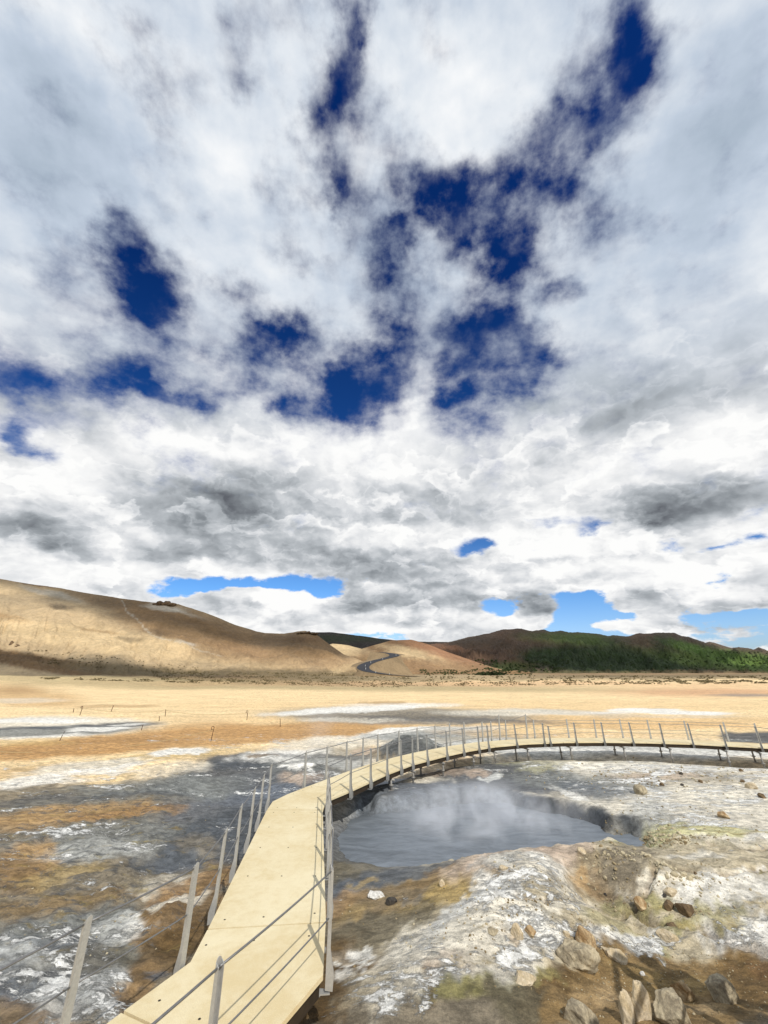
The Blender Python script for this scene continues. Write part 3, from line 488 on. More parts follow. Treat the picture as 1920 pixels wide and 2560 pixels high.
# ------------------------------------------------------------ mud in the pool
mx = np.arange(-3, 7, .06); my = np.arange(6.6, 15.2, .06); MX, MY = np.meshgrid(mx, my)
mz = MUDZ + .010 * fbm(MX * 1.5, MY * 3, 4, 301, .6) + .004 * fbm(MX * 5, MY * 9, 3, 311)
for (cx_, cy_) in [(2.2, 12.2), (3.4, 11.6), (1.4, 11.2), (3.0, 12.9)]:
    rr = np.hypot(MX - cx_, MY - cy_); mz += .012 * np.cos(rr * 14) * np.exp(-rr * 1.6)
mmesh = np_mesh('mud', np.stack([MX.ravel(), MY.ravel(), mz.ravel()], 1), grid_faces(len(my), len(mx)))
mm, k, b = new_mat('mud_pool'); tc = k.n('ShaderNodeTexCoord').outputs['Object']
mp_ = k.n('ShaderNodeMapping'); k.lk(tc, mp_.inputs[0]); mp_.inputs['Scale'].default_value = (.6, 1.6, 1); n1 = k.noise(mp_.outputs[0], 1.3, 8, .6, 1.5); n2 = k.noise(mp_.outputs[0], 8, 6, .6, .8)
k.lk(k.mix(k.ss(k.m('ADD', k.m('MULTIPLY', n1, .7), k.m('MULTIPLY', n2, .3)), .3, .7), alb((104, 111, 118)), alb((140, 148, 157))), b.inputs['Base Color'])
b.inputs['Roughness'].default_value = .45; b.inputs['Specular IOR Level'].default_value = .3
bump(k, b, k.m('ADD', n1, k.m('MULTIPLY', n2, .35)), .05, .6)
tagp(link('mud_pool', mmesh, mm), kind='structure')

# ------------------------------------------------------------ far hills
def resample(P, n):
    P = np.array(P, float); t = np.r_[0, np.cumsum(np.hypot(np.diff(P[:, 0]), 1e-6))]
    tt = np.linspace(0, t[-1], n); return np.stack([np.interp(tt, t, P[:, i]) for i in range(P.shape[1])], 1)
def hill(name, crest, foot, n, m_, prof, amp, gul, seed, mat, base, items, back=1.0, rug=1.0):
    cr = resample(crest, n); ft = resample([(f[0], f[1]) for f in foot], n)
    Cw = np.array([tuple(atY(*p)) for p in cr])
    fx = (ft[:, 0] - 960) / FPX; Fw = []
    for (px, Y) in ft:
        x = (px - 960) * Y * 1.02 / FPX; Fw.append((x, Y, gheight(x, Y) - 1.5))
    Fw = np.array(Fw); rows = []
    sl_ = np.r_[0, np.cumsum(np.hypot(np.diff(Cw[:, 0]), np.diff(Cw[:, 1])))]
    ts = np.concatenate([np.linspace(0, 1, m_), 1 + np.linspace(.02, .9, m_ // 3)])
    for t in ts:
        if t <= 1:
            P = Fw * (1 - t) + Cw * t; z = Fw[:, 2] + (Cw[:, 2] - Fw[:, 2]) * (t ** prof)
        else:
            P = Cw + (Cw - Fw) * (t - 1) * back; z = Cw[:, 2] - (Cw[:, 2] - Fw[:, 2]) * sst(0, 1, (t - 1)) * 1.1
        D_ = np.full(n, t)
        w = math.sin(math.pi * min(t, 1) ** .8) if t < 1 else 0.12
        w = max(w, .05 if t > .9 else 0)
        z = z + w * amp * (fbm(sl_ / 60, D_ * 4, 5, seed) + .6 * gul * ridged(sl_ / 16 + .8 * fbm(sl_ / 30, D_ * 3, 2, seed + 3), D_ * 1.7, 4, seed + 9))
        z = z + rug * (.05 + w) * amp * .10 * fbm(sl_ / 5, D_ * 30, 4, seed + 5, .6)
        rows.append(np.stack([P[:, 0], P[:, 1], z], 1))
    V = np.concatenate(rows); me = np_mesh(name, V, grid_faces(len(ts), n))
    px, py = proj(V[:, 0], V[:, 1], V[:, 2]); r = np.tile(sl_, len(ts)); tt = np.repeat(ts, n)
    px = px + 16 * fbm(r / 22, tt * 7, 5, seed + 20, .62); py = py + 5 * fbm(r / 22, tt * 7, 5, seed + 30, .62)
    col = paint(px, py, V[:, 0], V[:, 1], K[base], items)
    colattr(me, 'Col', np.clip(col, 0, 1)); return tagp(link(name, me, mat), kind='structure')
def hill_mat(name, sc, spots, bd):
    m_, k, b = new_mat(name); tc = k.n('ShaderNodeTexCoord').outputs['Object']; c = at_attr(k, 'Col').outputs['Color']
    a = k.noise(tc, sc, 8, .62, .3); f = k.noise(tc, sc * 9, 7, .7); g = k.noise(tc, sc * 3.3, 9, .72, .4)
    c = k.v('SCALE', c, scale=k.ss(k.m('ADD', k.m('MULTIPLY', a, .5), k.m('MULTIPLY', f, .5)), .32, .70, .70, 1.28))
    c = k.mix(k.m('MULTIPLY', k.ss(g, .58, .70), spots), c, alb((92, 74, 54)))
    k.lk(c, b.inputs['Base Color']); bump(k, b, k.m('ADD', k.m('ADD', a, k.m('MULTIPLY', g, .6)), k.m('MULTIPLY', f, .35)), bd, .9); return m_
hm = hill_mat('hill_clay', .03, .22, 3.5); hr = hill_mat('mountain_rock', .012, .40, 8.0)
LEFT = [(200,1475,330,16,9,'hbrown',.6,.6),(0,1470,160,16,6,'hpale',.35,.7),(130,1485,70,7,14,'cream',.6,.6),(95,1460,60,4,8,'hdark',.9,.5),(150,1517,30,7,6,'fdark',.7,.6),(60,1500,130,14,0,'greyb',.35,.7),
 (300,1515,120,14,14,'hbrown',.7,.6),(480,1580,230,44,17,'hbrown',.95,.5),(420,1530,120,18,14,'hbrown3',.6,.6),(410,1519,50,7,6,'cream',.6,.5),(470,1534,50,4,18,'cream',.4,.6),(560,1570,90,30,25,'hbrown3',.5,.6),(660,1592,90,18,12,'hbrown',.8,.6),  # ridge and knoll browns also carry painted cloud shade
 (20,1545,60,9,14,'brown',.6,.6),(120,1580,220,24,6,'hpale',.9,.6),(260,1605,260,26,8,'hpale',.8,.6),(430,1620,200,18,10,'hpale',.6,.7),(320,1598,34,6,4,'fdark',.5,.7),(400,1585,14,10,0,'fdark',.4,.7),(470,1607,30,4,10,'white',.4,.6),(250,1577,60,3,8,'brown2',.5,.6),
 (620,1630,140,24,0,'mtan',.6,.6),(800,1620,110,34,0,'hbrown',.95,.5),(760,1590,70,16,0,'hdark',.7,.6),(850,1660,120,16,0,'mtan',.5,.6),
 (100,1657,270,20,9,'hbrown3',1,.35),(360,1680,220,16,5,'sage',.9,.5),(700,1688,330,14,1,'sage',.9,.5),(860,1672,40,8,-20,'hpale',.5,.6)] + [  # brown base band is darkened to include cloud shade
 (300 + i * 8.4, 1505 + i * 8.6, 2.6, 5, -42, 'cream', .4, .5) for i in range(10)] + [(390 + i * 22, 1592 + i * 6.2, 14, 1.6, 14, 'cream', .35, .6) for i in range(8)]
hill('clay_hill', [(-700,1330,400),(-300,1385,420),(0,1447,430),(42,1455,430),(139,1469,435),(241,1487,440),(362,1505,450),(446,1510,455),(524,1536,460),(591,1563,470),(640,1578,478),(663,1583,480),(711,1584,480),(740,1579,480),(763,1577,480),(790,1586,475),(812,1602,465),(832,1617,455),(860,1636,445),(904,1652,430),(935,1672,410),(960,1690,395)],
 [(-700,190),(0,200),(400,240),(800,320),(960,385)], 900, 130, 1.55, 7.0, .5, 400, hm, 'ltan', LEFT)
MID = [(1000,1612,140,24,6,'hdark',.9,.6),(860,1625,60,20,10,'hpale',.9,.5),(1050,1640,90,14,14,'hpale',.8,.6),(1130,1640,110,16,18,'rosy',.5,.6),(980,1668,110,22,0,'mtan',.8,.6),(1150,1668,130,14,6,'mtan',.7,.6),(905,1650,30,20,0,'hbrown',.8,.6)]
hill('mid_hill', [(690,1640,560),(780,1622,600),(832,1609,620),(870,1613,630),(904,1622,630),(940,1612,640),(977,1601,640),(1028,1599,640),(1071,1611,630),(1119,1630,620),(1179,1651,600),(1245,1673,560),(1300,1688,540)],
 [(690,435),(900,440),(1300,445)], 500, 100, 1.35, 5.0, .5, 440, hm, 'hbrown', MID)
hill('far_ridge', [(560,1620,1500),(640,1592,1500),(711,1584,1500),(778,1580.5,1500),(832,1581,1500),(904,1590,1500),(964,1598,1500),(1000,1602,1500),(1053,1604,1500),(1119,1605,1500),(1180,1618,1500),(1300,1640,1500)],
 [(560,1000),(1300,1000)], 400, 60, 1.2, 10, .5, 480, hr, 'fdark', [(1090,1606,60,6,0,'mdark',.8,.5),(860,1596,90,10,0,'dgreen',.5,.6)])
RM = [(1240,1610,170,44,0,'mdark',.9,.5),(1300,1590,90,18,6,'mred',.5,.6),(1130,1640,90,24,20,'mred',.9,.5),(1110,1617,60,7,8,'rosy',.6,.5),(1250,1640,120,20,6,'mred',.6,.6),
 (1480,1600,150,16,3,'green',.7,.6),(1560,1598,60,20,20,'mdark',.7,.6),(1620,1600,60,26,20,'mred',.6,.6),(1480,1650,170,34,3,'dgreen',1,.35),(1600,1665,160,24,3,'dgreen',1,.4),(1360,1640,50,18,0,'dgreen',.9,.5),(1560,1632,80,20,14,'dgreen',.7,.6),
 (1700,1612,60,14,14,'green',.8,.5),(1800,1640,120,18,16,'green',.95,.5),(1740,1650,130,16,10,'green',.7,.5),(1900,1655,90,20,10,'green',.9,.5),(1690,1590,70,10,6,'mdark',.8,.6),(1760,1605,50,12,16,'mdark',.7,.6),(1660,1620,26,34,-30,'dgreen',.6,.6),
 (1270,1668,60,12,0,'green',.5,.6),(1700,1684,300,7,0,'mtan',.7,.6),(1500,1684,300,6,0,'sageg',.7,.6)]
hill('mountain', [(1000,1640,1050),(1060,1615,1080),(1119,1605,1100),(1173,1593,1100),(1221,1584,1100),(1258,1573.5,1100),(1300,1571,1100),(1330,1578,1110),(1345,1576,1110),(1360,1574,1110),(1375,1579,1110),(1402,1577,1120),(1420,1581,1120),(1444,1579,1120),(1470,1583,1120),(1493,1584,1120),(1520,1590,1130),(1535,1588,1130),(1571,1591,1130),(1600,1584,1140),(1650,1582,1140),(1686,1581.5,1140),(1705,1590,1140),(1722,1592,1140),(1764,1608,1140),(1775,1604,1140),(1788,1607,1140),(1830,1620,1140),(1848,1618,1140),(1884,1624,1140),(1896,1617.5,1140),(1920,1626.5,1140),(2100,1610,1140),(2500,1640,1140),(2900,1690,1100)],
 [(1000,640),(1500,660),(2900,700)], 1100, 150, 1.25, 22, .22, 520, hr, 'mdark', RM, rug=1.9)

# ------------------------------------------------------------ bmesh helpers
def box(bm, c, half, M=None, mi=0):
    vs = []
    for sx_ in (-1, 1):
        for sy_ in (-1, 1):
            for sz_ in (-1, 1):
                v = Vector((c[0] + sx_ * half[0], c[1] + sy_ * half[1], c[2] + sz_ * half[2])); vs.append(bm.verts.new(M @ v if M else v))
    for f in ((0, 1, 3, 2), (4, 6, 7, 5), (0, 4, 5, 1), (2, 3, 7, 6), (0, 2, 6, 4), (1, 5, 7, 3)): bm.faces.new([vs[i] for i in f]).material_index = mi
def prism(bm, pts, z0, z1, M=None, mi=0):     # pts counter-clockwise
    lo = [bm.verts.new((M @ Vector((p[0], p[1], z0))) if M else (p[0], p[1], z0)) for p in pts]
    hi = [bm.verts.new((M @ Vector((p[0], p[1], z1))) if M else (p[0], p[1], z1)) for p in pts]
    n = len(pts); bm.faces.new(hi).material_index = mi; bm.faces.new(lo[::-1]).material_index = mi
    for i in range(n): bm.faces.new((lo[i], lo[(i + 1) % n], hi[(i + 1) % n], hi[i])).material_index = mi
def tube(bm, pts, r, seg=8, mi=0, cap=True):
    rings = []; pts = [Vector(p) for p in pts]; rs = r if isinstance(r, (list, tuple)) else [r] * len(pts)
    for i, p in enumerate(pts):
        d = (pts[min(i + 1, len(pts) - 1)] - pts[max(i - 1, 0)]).normalized()
        a = d.cross(Vector((0, 0, 1)) if abs(d.z) < .95 else Vector((1, 0, 0))).normalized(); b2 = d.cross(a)
        rings.append([bm.verts.new(p + (a * math.cos(q) + b2 * math.sin(q)) * rs[i]) for q in [2 * math.pi * j / seg for j in range(seg)]])
    for A_, B_ in zip(rings[:-1], rings[1:]):
        for j in range(seg):
            f = bm.faces.new((A_[j], A_[(j + 1) % seg], B_[(j + 1) % seg], B_[j])); f.smooth = True; f.material_index = mi
    if cap:
        bm.faces.new(rings[0]).material_index = mi; bm.faces.new(rings[-1][::-1]).material_index = mi
def finish(name, bm, mat, parent=None, bevel=0):
    if bevel: bmesh.ops.bevel(bm, geom=[e for e in bm.edges if e.calc_face_angle(0) > .6], offset=bevel, segments=1, affect='EDGES')
    bmesh.ops.recalc_face_normals(bm, faces=bm.faces[:])
    me_ = bpy.data.meshes.new(name); bm.to_mesh(me_); bm.free(); return link(name, me_, mat, parent)

# ------------------------------------------------------------ materials of the walk
def simple(name, c, rough=.7, metal=0.0, nscale=30, amt=.15, bd=.002, stain=None):
    m_, k, b = new_mat(name); tc = k.n('ShaderNodeTexCoord').outputs['Object']; n1 = k.noise(tc, nscale, 6, .65); n2 = k.noise(tc, nscale * .08, 5, .6)
    c2 = k.v('SCALE', k.n('ShaderNodeRGB').outputs[0], scale=k.ss(k.m('ADD', k.m('MULTIPLY', n1, .5), k.m('MULTIPLY', n2, .5)), .3, .7, 1 - amt, 1 + amt))
    [n for n in m_.node_tree.nodes if n.type == 'RGB'][0].outputs[0].default_value = tuple(float(v) for v in c) + (1,)
    if stain is not None: c2 = k.mix(k.m('MULTIPLY', k.ss(k.noise(tc, nscale * .3, 6, .7), .55, .7), .5), c2, stain)
    k.lk(c2, b.inputs['Base Color']); b.inputs['Roughness'].default_value = rough; b.inputs['Metallic'].default_value = metal
    if bd: bump(k, b, n1, bd, .5)
    return m_
deckm, k, b = new_mat('deck_board'); tc = k.n('ShaderNodeTexCoord').outputs['Object']
n1 = k.noise(tc, 1.1, 6, .6, .5); n2 = k.noise(tc, 160, 3, .6); n3 = k.noise(tc, 9, 8, .7, .2); n4 = k.noise(tc, 28, 5, .75)
c = k.mix(k.ss(k.m('ADD', k.m('MULTIPLY', n1, .6), k.m('MULTIPLY', n3, .4)), .36, .64), alb((234, 214, 168)), alb((250, 236, 198)))
c = k.mix(k.m('MULTIPLY', k.ss(n3, .60, .74), .35), c, alb((190, 160, 110)))
c = k.mix(k.m('MULTIPLY', k.ss(n4, .66, .74), .45), c, alb((130, 110, 84)))
c = k.v('SCALE', c, scale=k.ss(n2, .25, .75, .86, 1.12)); k.lk(c, b.inputs['Base Color']); b.inputs['Roughness'].default_value = .8
bump(k, b, k.m('ADD', k.m('MULTIPLY', n2, .5), k.m('MULTIPLY', n3, .5)), .004, .6)
holem = simple('bolt_hole', alb((40, 36, 32)), bd=0); beamm = simple('beam_timber', alb((60, 50, 38)), .8, nscale=12, amt=.3)
galv = simple('galvanised_steel', (.40, .40, .385), .5, .35, 60, .16, .0008, stain=(.32, .31, .29)); ropem = simple('steel_rope', (.20, .20, .20), .5, .5, 300, .2, .001)
legm = simple('leg_steel', (.30, .29, .27), .6, .4, 40, .3, .001, stain=(.16, .11, .07))
DZ = .55
R1 = [(-3.6,-2.15),(-1.90,1.6),(-.53,4.66),(-.615,5.42)]
L1 = [(-4.7,-1.67),(-3.0,2.1),(-1.76,4.82),(-1.81,5.30)]
RC = [(-1.20,9.72),(-.80,10.40),(.05,12.02),(.82,13.25),(1.9,14.48),(2.95,15.50),(4.1,16.37),(5.5,17.0),(7.0,17.33),(8.6,17.40),(10.2,17.25),(11.7,16.95),(13.4,16.25),(15.5,15.2),(18.0,13.9),(20.5,12.6)]
def offset_line(P, d):
    out = []
    for i, p in enumerate(P):
        a = Vector(P[max(i - 1, 0)]); c = Vector(P[min(i + 1, len(P) - 1)]); t = (c - a).normalized(); out.append((p[0] - t.y * d, p[1] + t.x * d))
    return out
LC = offset_line(RC, 1.08); LC[0] = (-2.12, 10.18)
Rall = R1 + [(-1.19,9.35)] + RC; Lall = L1 + [(-2.28,9.2),(-2.30,9.66)] + LC
walk = tagp(empty('boardwalk', (-1.2, 7.0, DZ)), 'long pale plywood boardwalk with steel side posts curving past the grey mud pool', 'boardwalk'); 
def wpart(name, bm, mat, bevel=0, par=None):
    o = finish(name, bm, mat, None, bevel); o.parent = par or walk; o.matrix_parent_inverse = Matrix.Translation(-(par or walk).location) if par is None else Matrix(); return o
bpy.context.view_layer.update()
def panel(poly, holes=()):
    bm = bmesh.new(); c = sum((Vector((p[0], p[1], 0)) for p in poly), Vector()) / len(poly)
    P2 = [(p[0] + (c.x - p[0]) * .0, p[1]) for p in poly]; prism(bm, P2, DZ - .035, DZ)
    for h in holes:
        ring = [(h[0] + .011 * math.cos(q), h[1] + .011 * math.sin(q)) for q in [2 * math.pi * j / 10 for j in range(10)]]
        prism(bm, ring, DZ - .002, DZ + .0012, mi=1)
    return wpart('deck_panel', bm, [deckm, holem])
def hrow(y, xa, xb, n=3, dy=0): return [(xa + (xb - xa) * q, y + dy * q) for q in ([.1, .5, .9] if n == 3 else [.12, .88])]
G = .011
sA = ((-2.02, 4.27), (-.93, 3.80))
def lerp2(a, b, t): return (a[0] + (b[0] - a[0]) * t, a[1] + (b[1] - a[1]) * t)
panel([R1[0], R1[1], (sA[1][0] - G, sA[1][1] - G * 2), (sA[0][0] - G, sA[0][1] - G * 2), L1[1], L1[0]], [(-1.85, 4.02), (-1.08, 3.68), (-2.6, 1.95), (-2.0, 1.75)])
panel([(sA[1][0], sA[1][1]), R1[2], R1[3], L1[3], L1[2], (sA[0][0], sA[0][1])], [(-1.72, 5.06), (-1.28, 5.13), (-.75, 5.20), (-1.80, 4.37), (-1.40, 4.19), (-1.02, 4.03)])
bs = [(-1.81, 5.30 + 2 * G), (-.615, 5.42 + 2 * G)]
panel([bs[1], (-1.185, 9.1), (-2.265, 9.1), bs[0]], [(-1.70, 5.48), (-1.30, 5.53), (-.76, 5.60)] + hrow(6.45, -1.88, -.78) + hrow(7.35, -1.98, -.92) + hrow(8.2, -2.08, -1.05) + hrow(8.97, -2.2, -1.22))
panel([(-1.185, 9.1 + 3 * G), RC[0], LC[0], (-2.30, 9.66), (-2.267, 9.1 + 3 * G)], hrow(9.27, -2.2, -1.25))
for i in range(len(RC) - 1):
    a, b_, c_, d = RC[i], RC[i + 1], LC[i + 1], LC[i]; g = .006
    t = (Vector(b_) - Vector(a)).normalized() * g
    hs = [lerp2(lerp2(a, b_, u), lerp2(d, c_, u), w) for u in (.1, .5, .9) for w in (.1, .9)] if i < 6 else []
    panel([(a[0] + t.x, a[1] + t.y), (b_[0] - t.x, b_[1] - t.y), (c_[0] - t.x, c_[1] - t.y), (d[0] + t.x, d[1] + t.y)], hs)
def ribbon(P, wd_, z0, z1, name, mat):
    Q = offset_line(P, wd_); bm = bmesh.new()
    for i in range(len(P) - 1):
        q = [P[i], P[i + 1], Q[i + 1], Q[i]]; q = q if wd_ > 0 else q[::-1]
        prism(bm, q, z0, z1)
    return wpart(name, bm, mat)
ribbon([(p[0], p[1]) for p in offset_line(Rall, .03)], .05, DZ - .15, DZ - .037, 'beam', beamm); ribbon(offset_line(Lall, -.03), -.05, DZ - .15, DZ - .037, 'beam', beamm)

# posts: tapered folded plate with a bolted foot
PH = .73
def post_bm(side):
    bm = bmesh.new()
    # face plate, parallel to the edge (local y), tapered
    def plate(pts, x0, x1):
        lo = [bm.verts.new((x0, p[0], p[1])) for p in pts]; hi = [bm.verts.new((x1, p[0], p[1])) for p in pts]; n = len(pts)
        bm.faces.new(hi); bm.faces.new(lo[::-1])
        for i in range(n): bm.faces.new((lo[i], lo[(i + 1) % n], hi[(i + 1) % n], hi[i]))
    top = [(.022 * math.cos(q), PH - .022 + .022 * math.sin(q)) for q in [0, .5, 1.05, 1.57, 2.1, 2.64, 3.14]]
    plate([(-.028, -.12), (.028, -.12)] + [(.028, .05)] + top + [(-.028, .05)], .022, .027)
    # web standing off the face towards the outside, wide at its foot
    pr = [(.027, -.12), (.088, -.13), (.094, -.03), (.056, .13), (.050, PH - .04), (.027, PH - .02)]
    lo = [bm.verts.new((p[0], -.026, p[1])) for p in pr]; hi = [bm.verts.new((p[0], -.021, p[1])) for p in pr]; n = len(pr)
    bm.faces.new(hi); bm.faces.new(lo[::-1])
    for i in range(n): bm.faces.new((lo[i], lo[(i + 1) % n], hi[(i + 1) % n], hi[i]))
    lo = [bm.verts.new((p[0], .021, p[1])) for p in pr]; hi = [bm.verts.new((p[0], .026, p[1])) for p in pr]
    bm.faces.new(hi); bm.faces.new(lo[::-1])
    for i in range(n): bm.faces.new((lo[i], lo[(i + 1) % n], hi[(i + 1) % n], hi[i]))
    box(bm, (-.035, 0, -.142), (.10, .03, .004))          # foot plate under the board edge
    for z in (.12, PH * .47, PH - .06): 
        for yy in (0,): prism(bm, [(.0275 + 0 * q, 0) for q in ()] or [(.0, .0), (.0, .0), (.0, .0)], 0, 0) if False else box(bm, (.0285, yy, z), (.0025, .006, .006), mi=1)
    return bm
proto = None; posts = {'R': [], 'L': []}
pbm = post_bm(1); bmesh.ops.recalc_face_normals(pbm, faces=pbm.faces[:]); pmesh = bpy.data.meshes.new('rail_post'); pbm.to_mesh(pmesh); pbm.free(); pmesh.materials.append(galv); pmesh.materials.append(holem)
def add_post(side, x, y, tx, ty, lean=0.0, s=1.0):
    nx, ny = (ty, -tx) if side == 'R' else (-ty, tx)        # outward normal
    M = Matrix.Translation((x, y, DZ)) @ Matrix.Rotation(math.atan2(ny, nx), 4, 'Z') @ Matrix.Rotation(lean, 4, 'Y') @ Matrix.Diagonal((1, 1, s, 1))
    o = bpy.data.objects.new('rail_post', pmesh); C.objects.link(o); o.parent = walk; o.matrix_parent_inverse = Matrix.Translation(-walk.location); o.matrix_basis = M
    posts[side].append((x, y, [M @ Vector((.038, 0, z)) for z in (PH - .045, PH * .48)]))
def on_line(P, px):
    for i in range(len(P) - 1):
        a, b2 = P[i], P[i + 1]; n = 60
        for j in range(n):
            p = lerp2(a, b2, j / n); q = lerp2(a, b2, (j + 1) / n)
            pa = proj(np.float64(p[0]), np.float64(p[1]), DZ)[0]; pb = proj(np.float64(q[0]), np.float64(q[1]), DZ)[0]
            if (pa - px) * (pb - px) <= 0: t = (Vector(b2) - Vector(a)).normalized(); return p[0], p[1], t.x, t.y
def edge_y(P, y):
    for i in range(len(P) - 1):
        a, b2 = P[i], P[i + 1]
        if a[1] <= y < b2[1]: t = (Vector(b2) - Vector(a)).normalized(); return a[0] + (b2[0] - a[0]) * (y - a[1]) / (b2[1] - a[1]), y, t.x, t.y
rl_ = random.Random(5)
for y in (-.6, .6, 2.1, 3.42): add_post('R', *edge_y(R1, y))
for y in (4.72, 5.80, 6.75, 7.70, 8.62, 9.30): add_post('R', *edge_y(Rall, y), lean=rl_.uniform(-.01, .02))
for px in (874, 924, 965, 1001, 1030, 1068, 1116, 1158, 1196, 1221): add_post('R', *on_line(RC, px), lean=rl_.uniform(-.02, .02))
for px in (1292, 1361, 1376, 1441, 1511, 1584, 1659, 1733, 1817, 1907): 
    q = on_line(RC, px)
    if q: add_post('R', *q, lean=rl_.uniform(-.05, .05) + (.08 if px in (1361,) else 0), s=.8 if px == 1376 else .95)
for x, y in [RC[-2], RC[-1]]: add_post('R', x, y, .887, -.462)
for y in (-.9, .5, 2.2, 3.86, 4.76): add_post('L', *edge_y(L1, y))
for y in (5.70, 6.64, 7.55, 8.45, 9.42): add_post('L', *edge_y(Lall, y), lean=rl_.uniform(-.02, .02))
for px in (764, 818, 870, 911, 948, 1000, 1048, 1092, 1130, 1166): 
    q = on_line(LC, px) or (LC[0][0], LC[0][1], .5, .85); add_post('L', *q, lean=rl_.uniform(-.02, .02))
for px in (1210, 1233, 1253, 1269, 1321, 1340, 1426, 1493, 1561, 1631, 1723, 1824, 1905):
    q = on_line(LC, px)
    if q: add_post('L', *q, lean=rl_.uniform(-.07, .07), s=1.25 if px in (1253, 1321) else .95)
for side in 'RL':
    for kk in (0, 1):
        bm = bmesh.new(); P = [p[2][kk] for p in posts[side]]
        for a, b2 in zip(P[:-1], P[1:]):
            n = 6; sag = .006 * (b2 - a).length ** 2
            tube(bm, [a.lerp(b2, i / n) - Vector((0, 0, 4 * sag * (i / n) * (1 - i / n))) for i in range(n + 1)], .0075 if kk == 0 else .006, 6)
        wpart('rope', bm, ropem)
# legs under the deck
def leg(x, y, tilt=0):
    z0 = float(gheight(x, y)) - .02; zt = DZ - .17
    bm = bmesh.new(); tube(bm, [(x, y, z0), (x + tilt * .3, y, zt)], .028, 10); o = wpart('support_leg', bm, legm)
    for nm, f in (('adjuster_nut', lambda b_: tube(b_, [(x + tilt * .12, y, z0 + (zt - z0) * .42), (x + tilt * .12, y, z0 + (zt - z0) * .42 + .035)], .06, 8)), ('foot_plate', lambda b_: box(b_, (x, y, z0 + .022), (.08, .08, .006)))):
        bm = bmesh.new(); f(bm); q = finish(nm, bm, legm, o)
        q.matrix_parent_inverse = Matrix.Translation(-walk.location).inverted() @ Matrix.Translation(-walk.location)
bents = [on_line(RC, px) for px in (985, 1038, 1110, 1186, 1240, 1321, 1428, 1560, 1674, 1812, 1900)]
for q in bents + [edge_y(Rall, y) for y in (3.7, 5.4, 7.3, 9.1)]:
    if not q: continue
    x, y, tx, ty = q; a = Vector((x - ty * .08, y + tx * .08)); c = Vector((x - ty * 1.0, y + tx * 1.0))
    leg(a.x, a.y, rl_.uniform(-.1, .1)); leg(c.x, c.y, rl_.uniform(-.1, .1))
    bm = bmesh.new(); d = (c - a).normalized(); tube(bm, [(a.x - d.x * .1, a.y - d.y * .1, DZ - .2), (c.x + d.x * .1, c.y + d.y * .1, DZ - .2)], .025, 8); wpart('crossbar', bm, legm)

# ------------------------------------------------------------ stones
def rockmat(name, c1, c2, sc=14):
    m_, k, b = new_mat(name); tc = k.n('ShaderNodeTexCoord').outputs['Object']
    a = k.noise(tc, sc * .45, 8, .65, .6); f = k.noise(tc, sc * 3, 7, .75)
    c = k.mix(k.ss(a, .38, .62), alb(c1), alb(c2)); c = k.v('SCALE', c, scale=k.ss(f, .3, .7, .72, 1.25))
    k.lk(c, b.inputs['Base Color']); bump(k, b, k.m('ADD', a, k.m('MULTIPLY', f, .5)), .02, .9); return m_
RMAT = dict(cream=rockmat('stone_cream', (206, 186, 150), (228, 212, 184)), brown=rockmat('stone_brown', (104, 86, 64), (140, 118, 88)), grey=rockmat('stone_grey', (150, 138, 116), (204, 190, 160)),
            rust=rockmat('stone_rust', (156, 124, 84), (220, 196, 156)), dark=rockmat('stone_dark', (60, 58, 56), (92, 86, 78)), white=rockmat('stone_white', (226, 222, 214), (244, 242, 236)), black=rockmat('outcrop_rock', (92, 76, 58), (134, 110, 82), .5))
def rock_mesh(sx_, sy_, sz_, seed, cuts=9, rough=.10, sub=4):
    rr = random.Random(seed); bm = bmesh.new(); bmesh.ops.create_icosphere(bm, subdivisions=sub, radius=1)
    pl = []
    for _ in range(cuts):
        n = Vector((rr.gauss(0, 1), rr.gauss(0, 1), rr.gauss(0, .8))).normalized(); pl.append((n, rr.uniform(.52, .86)))
    P = np.array([tuple(v.co) for v in bm.verts]); o = rr.uniform(0, 50)
    nz1 = fbm(P[:, 0] * 1.3 + P[:, 2] * .7 + o, P[:, 1] * 1.3 - P[:, 2] * .9 + o, 5, seed); nz2 = ridged(P[:, 0] * 2.2 + P[:, 2] + o, P[:, 1] * 2.2 + P[:, 2] * 1.3, 4, seed + 1)
    for i, v in enumerate(bm.verts):
        p = v.co.copy()
        for n, d in pl:
            e = p.dot(n) - d
            if e > 0: p -= n * e * .93
        p *= 1 + rough * 1.6 * float(nz1[i]) + rough * .5 * float(nz2[i])
        v.co = Vector((p.x * sx_, p.y * sy_, p.z * sz_))
    for f in bm.faces: f.smooth = False
    me_ = bpy.data.meshes.new('rock'); bm.to_mesh(me_); bm.free(); me_.shade_smooth() if sub > 4 else None; return me_
def rock(px, py, w, h, mat, label, seed, turn=0, cuts=9, rough=.10, name='rock', depth=.8, sub=4, sink=.25, cat='rock'):
    p = on_ground(px, py); dep_ = p.y * cP + (p.z - CAMZ) * sP; W_ = .88 * w * dep_ / FPX; H_ = .95 * h * dep_ / FPX
    me_ = rock_mesh(W_ * .56, W_ * .5 * depth, H_ * .56, seed, cuts, rough, sub); me_.materials.append(RMAT[mat])
    o = bpy.data.objects.new(name, me_); C.objects.link(o); o.rotation_euler = (random.uniform(-.1, .1), random.uniform(-.1, .1), turn)
    o.location = (p.x, p.y + W_ * .2, p.z + H_ * (.5 - sink)); tagp(o, label, cat, 'stones on the crusted ground'); return o
